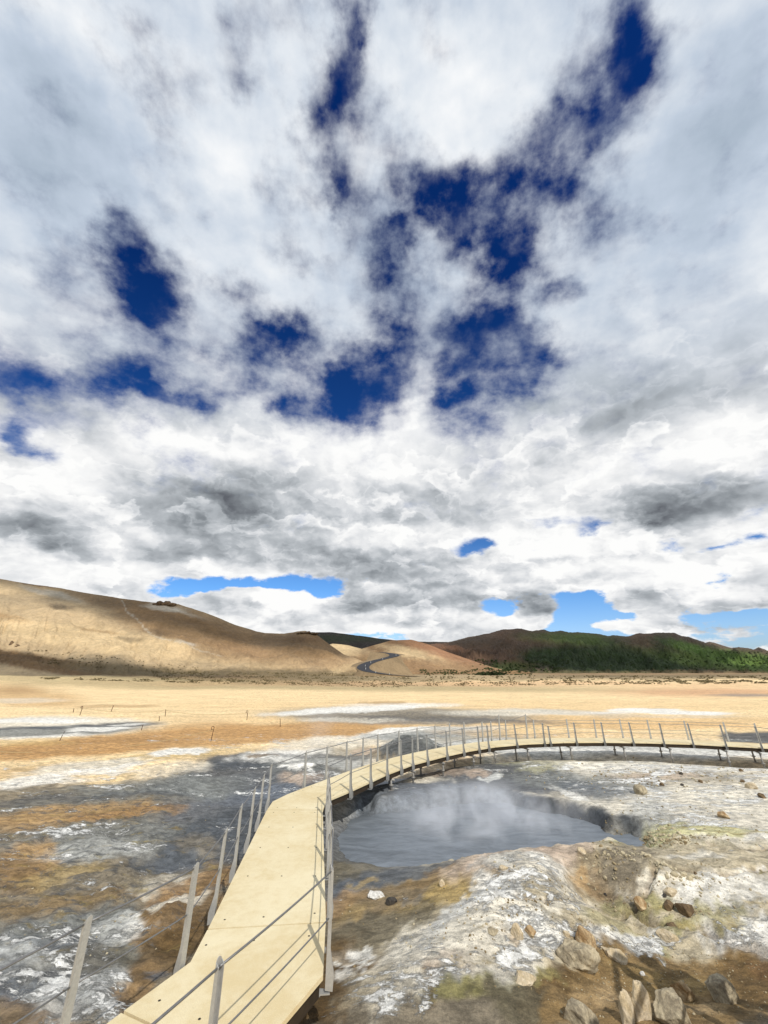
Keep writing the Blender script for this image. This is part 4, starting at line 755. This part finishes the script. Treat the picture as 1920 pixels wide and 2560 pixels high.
ROCKS = [(1296,2340,34,38,'cream','upright pale brown stone, left one of two beside the white crust patch',1),(1328,2341,32,26,'rust','blocky two-toned stone, right one of two beside the white crust patch',2),(1417,2345,22,18,'cream','small cream stone left of the tall rust-brown boulder',3),
 (1462,2360,58,60,'rust','tall rust-brown boulder leaning over the grey craggy rock',4),(1455,2420,96,62,'grey','craggy grey rock with an overhanging left end, below the rust-brown boulder',5),(1540,2402,62,34,'cream','pale wedge slab right of the craggy grey rock',6),(1316,2462,66,22,'cream','low pale slab at the left end of the brown wet flat',7),
 (1612,2305,36,30,'rust','ochre-stained block in the middle of the white crust streak',8),(1721,2290,50,36,'brown','dark brown boulder, upper one of the cluster on the ledge',9),(1684,2300,32,24,'brown','round brown stone left of the dark brown boulder',10),(1688,2318,44,20,'brown','flat brown stone under the round one on the ledge',11),
 (1675,2352,46,28,'cream','pinkish pale stone at the top edge of the brown flat',12),(1818,2508,80,62,'grey','grey layered rock alone on the shaded brown flat at right',13),(1712,2502,58,52,'rust','orange-tan rock on top of the large grey boulder',14),(1700,2565,100,86,'grey','large grey boulder at the bottom edge of the photo',15),
 (1612,2550,54,92,'cream','tall cream rock split by a dark crack, right half',16),(1574,2562,44,84,'cream','tall cream rock split by a dark crack, left half',17),(1456,2572,92,60,'grey','broad grey-tan rock at the bottom edge, leftmost of the lower row',18),(1609,2440,15,10,'white','small whitish pebble in the middle of the brown flat',19),
 (1515,2244,10,7,'dark','tiny dark stone in the orange funnel',20),(1676,2208,40,20,'cream','cream block on the rim right of the orange funnel',21),(980,2262,34,16,'dark','dark wet stone beside the white crust lump',22),(1105,2216,17,16,'cream','small pointed pale stone at the near pool shore',23),(944,2246,46,20,'white','knobbly white crust lump near the pool shore',24),
 (1606,1986,38,28,'grey','tan-grey boulder on the grey bank right of the pool',25),(1815,2046,28,18,'rust','tan block on the cream crust slope at right',26),(1882,1972,30,18,'cream','cream stone beside the white patch at the right edge',27),(1910,1996,20,14,'brown','small dark stone near the right edge below the cream one',28),
 (1457,2136,22,18,'cream','cream stone standing on the pool rim at its lower right',29),(1656,1962,13,9,'brown','small brown stone right of the tan-grey boulder, in the far stony band',30),(1753,1957,13,9,'brown','small brown stone in the middle of the far stony band',31),(1705,1934,14,8,'dark','small dark stone in the white streaks past the boardwalk',32),
 (1856,1929,12,8,'brown','small brown stone near the boardwalk at far right',33),(1858,1956,13,8,'brown','reddish stone beyond the cream stone at the right edge',34),(1707,1965,9,7,'dark','tiny dark stone between the two small brown ones',35),(1260,2176,24,12,'cream','pale brown stone at the near shore in the middle of the pool',36),(1740,2186,8,7,'brown','tiny brown stone on the smooth beige flat',37),(1655,2203,12,10,'dark','tiny dark stone at the funnel ledge',38),(1708,2224,12,8,'dark','tiny dark stone under the cream rim block',39),(1235,2330,36,12,'grey','flat grey stone at the left end of the ledge crack',40)]
for (px, py, w, h, mt, lb, sd) in ROCKS:
    rock(px, py, w, h, mt, lb, sd * 13 + 2, turn=random.uniform(-.6, .6), sink=.34 if w > 40 else .27, rough=.16 if sd in (5, 24) else .09, sub=5 if w > 40 else 3, cuts=14 if sd in (24,) else 9)
def outcrop(px, py, Y, w, h, label, seed, parts=9):
    rr = random.Random(seed); c = atY(px, py, Y); sc = Y * 1.08 / FPX; V = []; F = []; off = 0; bm = bmesh.new()
    for i in range(parts):
        t = rr.uniform(-1, 1); me_ = rock_mesh(w * sc * rr.uniform(.14, .26), w * sc * .2, h * sc * rr.uniform(.35, .62) * (1.15 - abs(t) * .75), seed + i, 8, .16, 3)
        b2 = bmesh.new(); b2.from_mesh(me_); bmesh.ops.translate(b2, verts=b2.verts, vec=(t * w * sc * .42, rr.uniform(-1, 1) * w * sc * .1, -abs(t) * h * sc * .15)); b2.to_mesh(me_); b2.free(); bm.from_mesh(me_); bpy.data.meshes.remove(me_)
    me_ = bpy.data.meshes.new('rock_outcrop'); bm.to_mesh(me_); bm.free(); me_.materials.append(RMAT['black'])
    o = bpy.data.objects.new('rock_outcrop', me_); C.objects.link(o); o.location = c; tagp(o, label, 'outcrop', 'rocky outcrops on the hill')
outcrop(412, 1511, 450, 56, 17, 'dark craggy outcrop crowning the ridge of the tan hill', 700); outcrop(23, 1620, 300, 54, 22, 'low dark rock pile at the foot of the slope, left edge', 720)
outcrop(767, 1583, 474, 46, 8, 'crumbling brown rock cap on the small knoll at the right end of the tan hill', 740)

# ------------------------------------------------------------ marker stakes and cord on the left plain
rustm = simple('rusty_iron', alb((96, 66, 44)), .8, .3, 60, .3); cordm = simple('cord', alb((200, 176, 130)), .8, 0, 200, .2, 0)
def stake(px, py, hp, label, loop=True, lean=0.0):
    p = on_ground(px, py); sc = (p.y * cP + (p.z - CAMZ) * sP) / FPX * 1.03; H_ = hp * sc
    bm = bmesh.new(); top = Vector((lean * H_, 0, H_)); r = max(.009, .00065 * p.y)
    pts = [Vector((0, 0, -.1)), top * .5, top * (.86 if loop else 1)]; tube(bm, pts, r, 6)
    if loop:
        cc_ = top * .86 + Vector((-.055, 0, .06)); tube(bm, [cc_ + Vector((.07 * math.cos(q), 0, .07 * math.sin(q))) for q in np.linspace(-1.0, 4.6, 12)], r, 6)
    o = finish('marker_stake', bm, rustm); o.location = p; tagp(o, label, 'stake', 'iron marker stakes on the plain'); return p + top * .85
s1 = stake(527, 1852, 28, 'rusty iron stake with a curled top standing on the brown mud band', True, .12)
s2 = stake(199, 1789, 19, 'rusty iron stake with a curled top behind the far left spring', True, .1)
s3 = stake(148, 1852, 20, 'thin leaning stake in front of the far left spring', False, .35); s4 = stake(183, 1781, 9, 'short thin stake left of the curled stake behind the spring', False, -.1); s5 = stake(277, 1780, 14, 'thin straight stake on the pale plain right of the curled stake', False, .2)
s6 = stake(413, 1791, 15, 'thin straight stake further right on the pale plain', False, -.12); s7 = stake(398, 1803, 11, 'short thin stake at the right end of the far left spring', False, -.2); s8 = stake(353, 1826, 13, 'thin stake beside the tip of the far left spring', False, .1)
s9 = stake(617, 1800, 18, 'pale curled stake on the plain left of the white patch', True, 0); s10 = stake(701, 1817, 18, 'thin leaning stake left of the far white spring', False, -.15)
bm = bmesh.new(); e0 = on_ground(-120, 1895) + Vector((0, 0, .3))
for a, b2 in ((s1, e0),): tube(bm, [a.lerp(b2, t) - Vector((0, 0, .55 * 4 * t * (1 - t) * .8)) for t in np.linspace(0, 1, 24)], .011, 5)
tagp(finish('cord', bm, cordm), 'thin sagging cord running left from the curled stake on the brown band', 'cord', None)
bm = bmesh.new()
for a, b2 in ((s2, s6), (s6, s9)): tube(bm, [a.lerp(b2, t) - Vector((0, 0, .2 * 4 * t * (1 - t))) for t in np.linspace(0, 1, 14)], .012, 5)
tagp(finish('cord', bm, cordm), 'thin cord strung between the far stakes on the pale plain', 'cord', None)

# ------------------------------------------------------------ road on the hills
bpy.context.view_layer.update(); dg = bpy.context.evaluated_depsgraph_get()
TR = [BVHTree.FromObject(bpy.data.objects[n], dg) for n in ('clay_hill', 'mid_hill', 'ground', 'far_ridge', 'mountain')]
def hit(px, py, which=(0, 1, 2, 3, 4)):
    d = ray(px, py).normalized(); best = None
    for i in which:
        r_ = TR[i].ray_cast(Vector((0, 0, CAMZ)), d)
        if r_[0] is not None and (best is None or r_[3] < best[1]): best = (r_[0], r_[3])
    return best[0] if best else None
asph = simple('asphalt', (.035, .036, .042), .8, 0, 2, .15, 0)
RD = [(938,1630,432),(950,1630.5,424),(966,1632,415),(980,1634.5,404),(986,1637.5,393),(982,1641,382),(966,1645,370),(946,1650,358),(928,1655,346),(914,1661,334),(908,1667,324),(910,1672.5,316),(922,1678,309),(942,1682,303),(968,1685.5,298),(1000,1688.5,295),(1060,1692,292),(1140,1695,290),(1250,1697,288),(1420,1698.5,286),(1650,1699,286),(1980,1699,286)]
Pc = [(atY(px, py, Y_r), 8) for px, py, Y_r in RD]
fine = []
for i in range(len(Pc) - 1):
    for j in range(6):
        t = j / 6; p0 = Pc[max(i - 1, 0)][0]; p1 = Pc[i][0]; p2 = Pc[i + 1][0]; p3 = Pc[min(i + 2, len(Pc) - 1)][0]
        fine.append(.5 * ((2 * p1) + (p2 - p0) * t + (2 * p0 - 5 * p1 + 4 * p2 - p3) * t * t + (3 * p1 - p0 - 3 * p2 + p3) * t ** 3))
bm = bmesh.new(); prev = None; bm2 = bmesh.new(); prev2 = None
for i, p in enumerate(fine):
    t = (fine[min(i + 1, len(fine) - 1)] - fine[max(i - 1, 0)]); t.z = 0; t.normalize(); nrm = Vector((-t.y, t.x, 0))
    cur = [bm.verts.new(p + nrm * 4.8), bm.verts.new(p - nrm * 4.8)]
    gz_ = float(gheight(p.x, p.y)); hh = max(p.z - gz_, .5); lo_, hi2 = (nrm, -nrm) if nrm.y < 0 else (-nrm, nrm)
    dn_ = Vector((lo_.x * .4, -1.0, 0)).normalized(); up_ = Vector((hi2.x * .4, 1.0, 0)).normalized()
    c2 = [bm2.verts.new(p + dn_ * (5 + hh * 2.2) + Vector((0, 0, -hh - 1.5))), bm2.verts.new(p + dn_ * (5 + hh * .9) + Vector((rl_.uniform(-.5, .5), 0, -hh * .42))), bm2.verts.new(p + lo_ * 6.0 + Vector((0, 0, -.2))), bm2.verts.new(p + hi2 * 6.0 + Vector((0, 0, -.2))), bm2.verts.new(p + hi2 * 6.2 + up_ * 12 + Vector((0, 0, .4)))]
    if prev:
        bm.faces.new((prev[0], prev[1], cur[1], cur[0])); [bm2.faces.new((prev2[j], prev2[j + 1], c2[j + 1], c2[j])) for j in range(4)]
    prev, prev2 = cur, c2
tagp(finish('road', bm, asph), kind='structure'); tagp(finish('road_bank', bm2, simple('road_gravel', alb((152, 130, 98)), .9, 0, .6, .3, 0)), kind='structure')
whitem = simple('white_paint', (.75, .75, .72), .6, 0, 30, .05, 0); blackm = simple('black_band', (.05, .05, .05), .6, 0, 30, .05, 0)
mp0 = None
for i, idx in enumerate((26, 40, 50, 58, 66, 76, 84)):
    p = fine[idx] + Vector((1.5, -4.2, 0)); q = empty('road_marker', p - Vector((0, 0, .3)))
    bm = bmesh.new(); box(bm, (0, 0, .7), (.10, .06, .7)); finish('post', bm, whitem, q, .01); bm = bmesh.new(); box(bm, (0, 0, 1.15), (.11, .07, .12)); finish('band', bm, blackm, q)
    tagp(q, ['farthest white marker post, high on the bend of the winding road', 'white marker post below the farthest one on the winding road', 'white marker post on the middle of the S bend', 'white marker post at the lower end of the S bend', 'white marker post where the road leaves the tan hill', 'white marker post on the straight road near the green bush', 'white marker post furthest right on the straight road'][i], 'marker post', 'white marker posts along the road')

# ------------------------------------------------------------ scrub and bushes
def leafmat(name, a, b2):
    m_, k, b = new_mat(name); tc = k.n('ShaderNodeTexCoord').outputs['Object']; g = k.n('ShaderNodeNewGeometry')
    k.lk(k.mix(g.outputs['Random Per Island'], a, b2), b.inputs['Base Color']); b.inputs['Roughness'].default_value = .8; return m_
def tufts(name, spots, mat, seed, faces=14):
    r_ = np.random.RandomState(seed); V = []; 
    for (x, y, z, s_) in spots:
        n = faces; a = r_.normal(0, 1, (n, 3)); a[:, 2] = np.abs(a[:, 2]) * .8; a /= np.linalg.norm(a, axis=1)[:, None]; c0 = np.array([x, y, z]) + a * s_ * r_.uniform(.3, 1, (n, 1)) * np.array([1, 1, .75])
        u = r_.normal(0, 1, (n, 3)); u /= np.linalg.norm(u, axis=1)[:, None]; v = np.cross(u, a); q = s_ * .42
        V.append(np.stack([c0 + u * q, c0 + v * q, c0 - u * q * .9, c0 - v * q], 1).reshape(-1, 3))
    V = np.concatenate(V); me_ = np_mesh(name, V, np.arange(len(V)).reshape(-1, 4), False); return link(name, me_, mat)
sp = []; r_ = np.random.RandomState(4)
def strip(n, xa, xb, ya, yb, sa, sb, cl=None):
    c = 0
    while c < n:
        px = r_.uniform(xa, xb); t = (px - xa) / (xb - xa); py = r_.uniform(ya(px), yb(px))
        if cl is not None and perlin(np.array([px / 38.0]), np.array([py / 5.0]), 9)[0] < r_.uniform(-.3, cl): continue
        c += 1; h_ = hit(px, py)
        if h_ is None: continue
        s_ = r_.uniform(sa, sb) * (h_ - Vector((0, 0, CAMZ))).length / 200; sp.append((h_.x, h_.y, h_.z, s_))
strip(1500, 380, 1000, lambda x: 1678 + (x - 380) * .012, lambda x: 1698 + x * .018, .2, .5, .5); strip(900, 100, 1000, lambda x: 1692 + x * .016, lambda x: 1696 + .024 * x, .2, .45, .5); strip(140, 60, 500, lambda x: 1615 + x * .1, lambda x: 1650 + x * .08, .3, .6, .6)
strip(1500, 980, 1930, lambda x: 1701, lambda x: 1717 - (x - 980) * .009, .2, .55, .5); strip(500, 1000, 1930, lambda x: 1690, lambda x: 1700, .3, .6, .5)
tagp(tufts('scrub', sp, leafmat('dry_scrub', alb((98, 88, 58)), alb((132, 118, 82))), 3, 9), kind='stuff')
sp = []
strip(450, 1050, 1330, lambda x: 1674, lambda x: 1688, .25, .55, .5); strip(350, 1330, 1930, lambda x: 1640 - (x - 1330) * .02, lambda x: 1682, .22, .6, .8); strip(150, 1180, 1420, lambda x: 1650, lambda x: 1680, .5, 1.0, .8)
tagp(tufts('low_bushes', sp, leafmat('green_scrub', alb((54, 66, 34)), alb((74, 88, 44))), 6, 12), kind='stuff')
h_ = hit(1232, 1688); sp = [(h_.x + r_.normal(0, 6.5), h_.y + r_.normal(0, 2.5), h_.z + abs(r_.normal(0, 1.4)), r_.uniform(.9, 1.8)) for _ in range(240)]
bo = tufts('bush', sp, leafmat('dark_leaves', alb((40, 50, 26)), alb((62, 76, 36))), 8, 10); tagp(bo, 'broad dark green bush on the flat in front of the mountain foot', 'bush')

# ------------------------------------------------------------ pebbles
P = []; F = []; ico = bmesh.new(); bmesh.ops.create_icosphere(ico, subdivisions=1, radius=1); iv = np.array([tuple(v.co) for v in ico.verts]); fi = np.array([[v.index for v in f.verts] for f in ico.faces]); ico.free()
def pebbles(n, cx_, cy_, rx_, ry_, a, b2):
    for _ in range(n):
        px = r_.normal(cx_, rx_); py = r_.normal(cy_, ry_)
        if py < 1880 or py > 2640: continue
        p = on_ground(px, py, 3); s_ = a * (b2 / a) ** (r_.uniform() ** 2.2)
        R_ = Matrix.Rotation(r_.uniform(0, 6.28), 3, 'Z') @ Matrix.Rotation(r_.uniform(0, 3), 3, 'X'); v = iv * (1 + r_.uniform(-.3, .3, iv.shape)) * s_ * np.array([1, .8, .6]); v = v @ np.array(R_).T
        F.append(fi + sum_[0]); sum_[0] += len(v); P.append(v + np.array([p.x, p.y, p.z + s_ * .25]))
sum_ = [0]
pebbles(420, 1620, 2100, 70, 12, .012, .05); pebbles(500, 1700, 2040, 170, 60, .008, .03); pebbles(700, 1650, 2240, 160, 50, .006, .025); pebbles(900, 1650, 2450, 160, 60, .003, .014); pebbles(500, 1200, 2300, 160, 80, .004, .018); pebbles(300, 1650, 1940, 180, 18, .015, .05); pebbles(160, 250, 2250, 220, 160, .004, .018); pebbles(90, 1540, 2190, 40, 26, .012, .04); pebbles(60, 1680, 2206, 30, 8, .02, .06)
me_ = np_mesh('pebbles', np.concatenate(P), np.concatenate(F), False); tagp(link('pebbles', me_, rockmat('pebble', (150, 132, 98), (206, 194, 164), 3)), kind='stuff')

# ------------------------------------------------------------ steam over the pool and the vents
def steam(name, c, r, dens, seed, lift=1.0):
    bm = bmesh.new(); bmesh.ops.create_icosphere(bm, subdivisions=4, radius=1); [setattr(v, 'co', Vector((v.co.x * r[0], v.co.y * r[1], v.co.z * r[2]))) for v in bm.verts]
    m_ = bpy.data.materials.new(name); m_.use_nodes = True; nt = m_.node_tree; nt.nodes.clear(); k = NT(nt); o = k.n('ShaderNodeOutputMaterial'); pv = k.n('ShaderNodeVolumePrincipled'); k.lk(pv.outputs[0], o.inputs['Volume'])
    pv.inputs['Color'].default_value = (.93, .95, 1, 1); pv.inputs['Anisotropy'].default_value = -.25
    tc = k.n('ShaderNodeTexCoord').outputs['Object']; sc = k.v('MULTIPLY', tc, (1 / r[0], 1 / r[1], 1 / r[2])); rad = k.v('LENGTH', sc)
    n_ = k.noise(k.v('ADD', tc, (seed, seed, 0)), 1.1 / max(r[2], .4) * .8, 5, .6, .6)
    k.put(pv.inputs['Density'], k.m('MULTIPLY', k.m('MULTIPLY', k.ss(rad, .25, 1.0, 1, 0), k.ss(n_, .40, .66)), dens))
    ob = finish(name, bm, m_); ob.location = c; return tagp(ob, kind='stuff')
steam('steam', (2.3, 10.9, .05), (2.9, 1.9, .70), .95, 4.0); steam('steam', (-2.6, 19.5, .7), (1.4, 1.2, 1.3), .16, 9.0); steam('steam', (-3.6, 17.0, .6), (1.0, .9, 1.0), .20, 14.0)

# ------------------------------------------------------------ clouds high behind the viewpoint that shade the far hills
clm = bpy.data.materials.new('cloud'); clm.use_nodes = True; nt = clm.node_tree; nt.nodes.clear(); k = NT(nt)
df = k.n('ShaderNodeBsdfDiffuse'); df.inputs[0].default_value = (.9, .9, .92, 1); tr_ = k.n('ShaderNodeBsdfTransparent'); mx_ = k.n('ShaderNodeMixShader'); mx_.inputs[0].default_value = .58
k.lk(tr_.outputs[0], mx_.inputs[1]); k.lk(df.outputs[0], mx_.inputs[2]); oo = k.n('ShaderNodeOutputMaterial'); k.lk(mx_.outputs[0], oo.inputs[0])
def cloud(T, rx, ry, seed, D_=2600.0, turn=0.0):
    me_ = rock_mesh(rx, ry, min(rx, ry) * .3, seed, 2, .22, 5); me_.materials.append(clm); o = bpy.data.objects.new('cloud', me_); C.objects.link(o)
    o.location = Vector(T) + sun_dir * D_; o.rotation_euler = (0, 0, turn); tagp(o, kind='structure')
cloud(atY(460, 1540, 450), 135, 58, 801, turn=-.1); cloud(atY(150, 1500, 440), 90, 26, 808, turn=-.1); cloud(atY(760, 1600, 450), 62, 40, 802); cloud(atY(130, 1665, 250), 120, 34, 803, 2200)
cloud(atY(1400, 1630, 960), 330, 190, 804); cloud((600, 1120, 80), 260, 130, 805); cloud(atY(880, 1596, 1450), 420, 200, 806, 3200); cloud(atY(1560, 1668, 760), 260, 70, 807)

# ------------------------------------------------------------ viewing platform the photograph is taken from, with visitors
platm = simple('platform_timber', alb((176, 150, 108)), .8, 0, 20, .25)
plat = tagp(empty('viewing_platform', (2.5, 0, 0)), 'raised timber viewing platform with a handrail beside the boardwalk', 'platform'); PZ = 1.33
PP = [(3.55, 3.9), (2.6, 1.6), (-.3, .3), (-.9, -1.0), (.4, -3.0), (5.0, -2.2), (6.5, 2.35)]
bm = bmesh.new(); prism(bm, PP, PZ - .06, PZ); o = finish('floor_boards', bm, platm, plat); o.matrix_parent_inverse = Matrix.Translation((-2.5, 0, 0))
for a, b2 in ((PP[6], PP[0]), (PP[0], PP[1]), (PP[1], PP[2])):
    a = Vector((*a, 0)); b2 = Vector((*b2, 0)); bm = bmesh.new(); d = (b2 - a).normalized()
    for z, r_h in ((PZ + .98, .035), (PZ + .5, .022)): tube(bm, [a + Vector((0, 0, z)), b2 + Vector((0, 0, z))], r_h, 6)
    o = finish('handrail', bm, platm, plat); o.matrix_parent_inverse = Matrix.Translation((-2.5, 0, 0))
    n = max(1, round((b2 - a).length / 1.3))
    for i in range(n):
        p = a.lerp(b2, i / n); bm = bmesh.new(); box(bm, (p.x, p.y, (PZ + .95 - .1) / 2), (.045, .045, (PZ + .95 + .1) / 2)); o = finish('rail_post', bm, platm, plat, .005); o.matrix_parent_inverse = Matrix.Translation((-2.5, 0, 0))
def skin(name, pts, edges, mat, parent=None):
    me_ = bpy.data.meshes.new(name); me_.from_pydata([p[0] for p in pts], edges, []); o = link(name, me_, mat, parent)
    sk = o.modifiers.new('skin', 'SKIN'); sk.use_smooth_shade = True; me_.skin_vertices[0].data[0].use_root = True
    for v, p in zip(me_.skin_vertices[0].data, pts): v.radius = (p[1], p[2] if len(p) > 2 else p[1])
    ss_ = o.modifiers.new('sub', 'SUBSURF'); ss_.levels = ss_.render_levels = 2; return o
skinm = simple('skin', (.55, .36, .27), .6, 0, 20, .05, 0); hairm = simple('hair', (.06, .04, .03), .6, 0, 60, .2, .001); denim = simple('trousers', (.05, .06, .09), .8, 0, 40, .2, .001)
def person(x, y, rz, jacket, label):
    r = empty('person', (x, y, PZ)); r.rotation_euler = (0, 0, rz)
    P = [((0, 0, .95), .13, .10), ((0, 0, 1.15), .13, .10), ((0, 0, 1.38), .16, .10), ((0, .01, 1.47), .06, .06), ((0, .02, 1.56), .07, .08), ((0, .02, 1.66), .075, .09), ((0, .01, 1.73), .04, .05)]
    E = [(0, 1), (1, 2), (2, 3), (3, 4), (4, 5), (5, 6)]
    for s_ in (-1, 1):
        n0 = len(P); P += [((s_ * .09, 0, .86), .09), ((s_ * .10, .01, .48), .06), ((s_ * .11, -.01, .09), .042), ((s_ * .12, .16, .04), .038)]; E += [(0, n0), (n0, n0 + 1), (n0 + 1, n0 + 2), (n0 + 2, n0 + 3)]
        n0 = len(P); P += [((s_ * .20, 0, 1.40), .055), ((s_ * .25, .02, 1.13), .042), ((s_ * .14, .24, 1.12), .03), ((s_ * .10, .32, 1.15), .02, .035)]; E += [(2, n0), (n0, n0 + 1), (n0 + 1, n0 + 2), (n0 + 2, n0 + 3)]
        for f in range(5):
            n1 = len(P); a = (f - 2) * .014; L_ = (.04, .05, .055, .05, .045)[f]; P += [((s_ * (.10 + a), .35, 1.16), .009), ((s_ * (.10 + a) - s_ * .01, .35 + L_ * .8, 1.17), .008), ((s_ * (.09 + a) - s_ * .01, .35 + L_, 1.15), .007)]; E += [(n0 + 3, n1), (n1, n1 + 1), (n1 + 1, n1 + 2)]
    skin('body', P, E, skinm, r)
    J = [((0, 0, .92), .17, .13), ((0, 0, 1.15), .16, .125), ((0, 0, 1.38), .18, .12), ((0, 0, 1.46), .08, .08)]; JE = [(0, 1), (1, 2), (2, 3)]
    for s_ in (-1, 1): n0 = len(J); J += [((s_ * .21, 0, 1.40), .075), ((s_ * .26, .02, 1.13), .06), ((s_ * .15, .23, 1.12), .045)]; JE += [(2, n0), (n0, n0 + 1), (n0 + 1, n0 + 2)]
    skin('jacket', J, JE, jacket, r)
    T_ = [((0, 0, .93), .15, .12)]; TE = []
    for s_ in (-1, 1): n0 = len(T_); T_ += [((s_ * .09, 0, .84), .105), ((s_ * .10, .01, .48), .075), ((s_ * .11, -.01, .10), .06)]; TE += [(0, n0), (n0, n0 + 1), (n0 + 1, n0 + 2)]
    skin('trousers', T_, TE, denim, r)
    skin('hair', [((0, -.035, 1.60), .085, .07), ((0, -.02, 1.70), .105, .115), ((0, .02, 1.76), .08, .09)], [(0, 1), (1, 2)], hairm, r)
    bm = bmesh.new(); tube(bm, [(0, .10, 1.625), (0, .135, 1.60), (0, .10, 1.595)], [.008, .014, .01], 8); finish('nose', bm, skinm, r)
    tagp(r, label, 'person', 'visitors on the viewing platform')
person(4.27, 3.25, .4, simple('jacket_red', (.35, .04, .03), .7, 0, 40, .1, .001), 'visitor in a red jacket at the platform handrail'); person(5.35, 2.75, .3, simple('jacket_blue', (.04, .10, .3), .7, 0, 40, .1, .001), 'visitor in a blue jacket further along the platform'); person(5.0, 2.6, .2, simple('jacket_black', (.03, .03, .035), .7, 0, 40, .1, .001), 'visitor in a black jacket beside the one in blue')
person(3.05, 2.2, .5, simple('jacket_green', (.05, .16, .06), .7, 0, 40, .1, .001), 'visitor in a green jacket at the near corner of the platform')
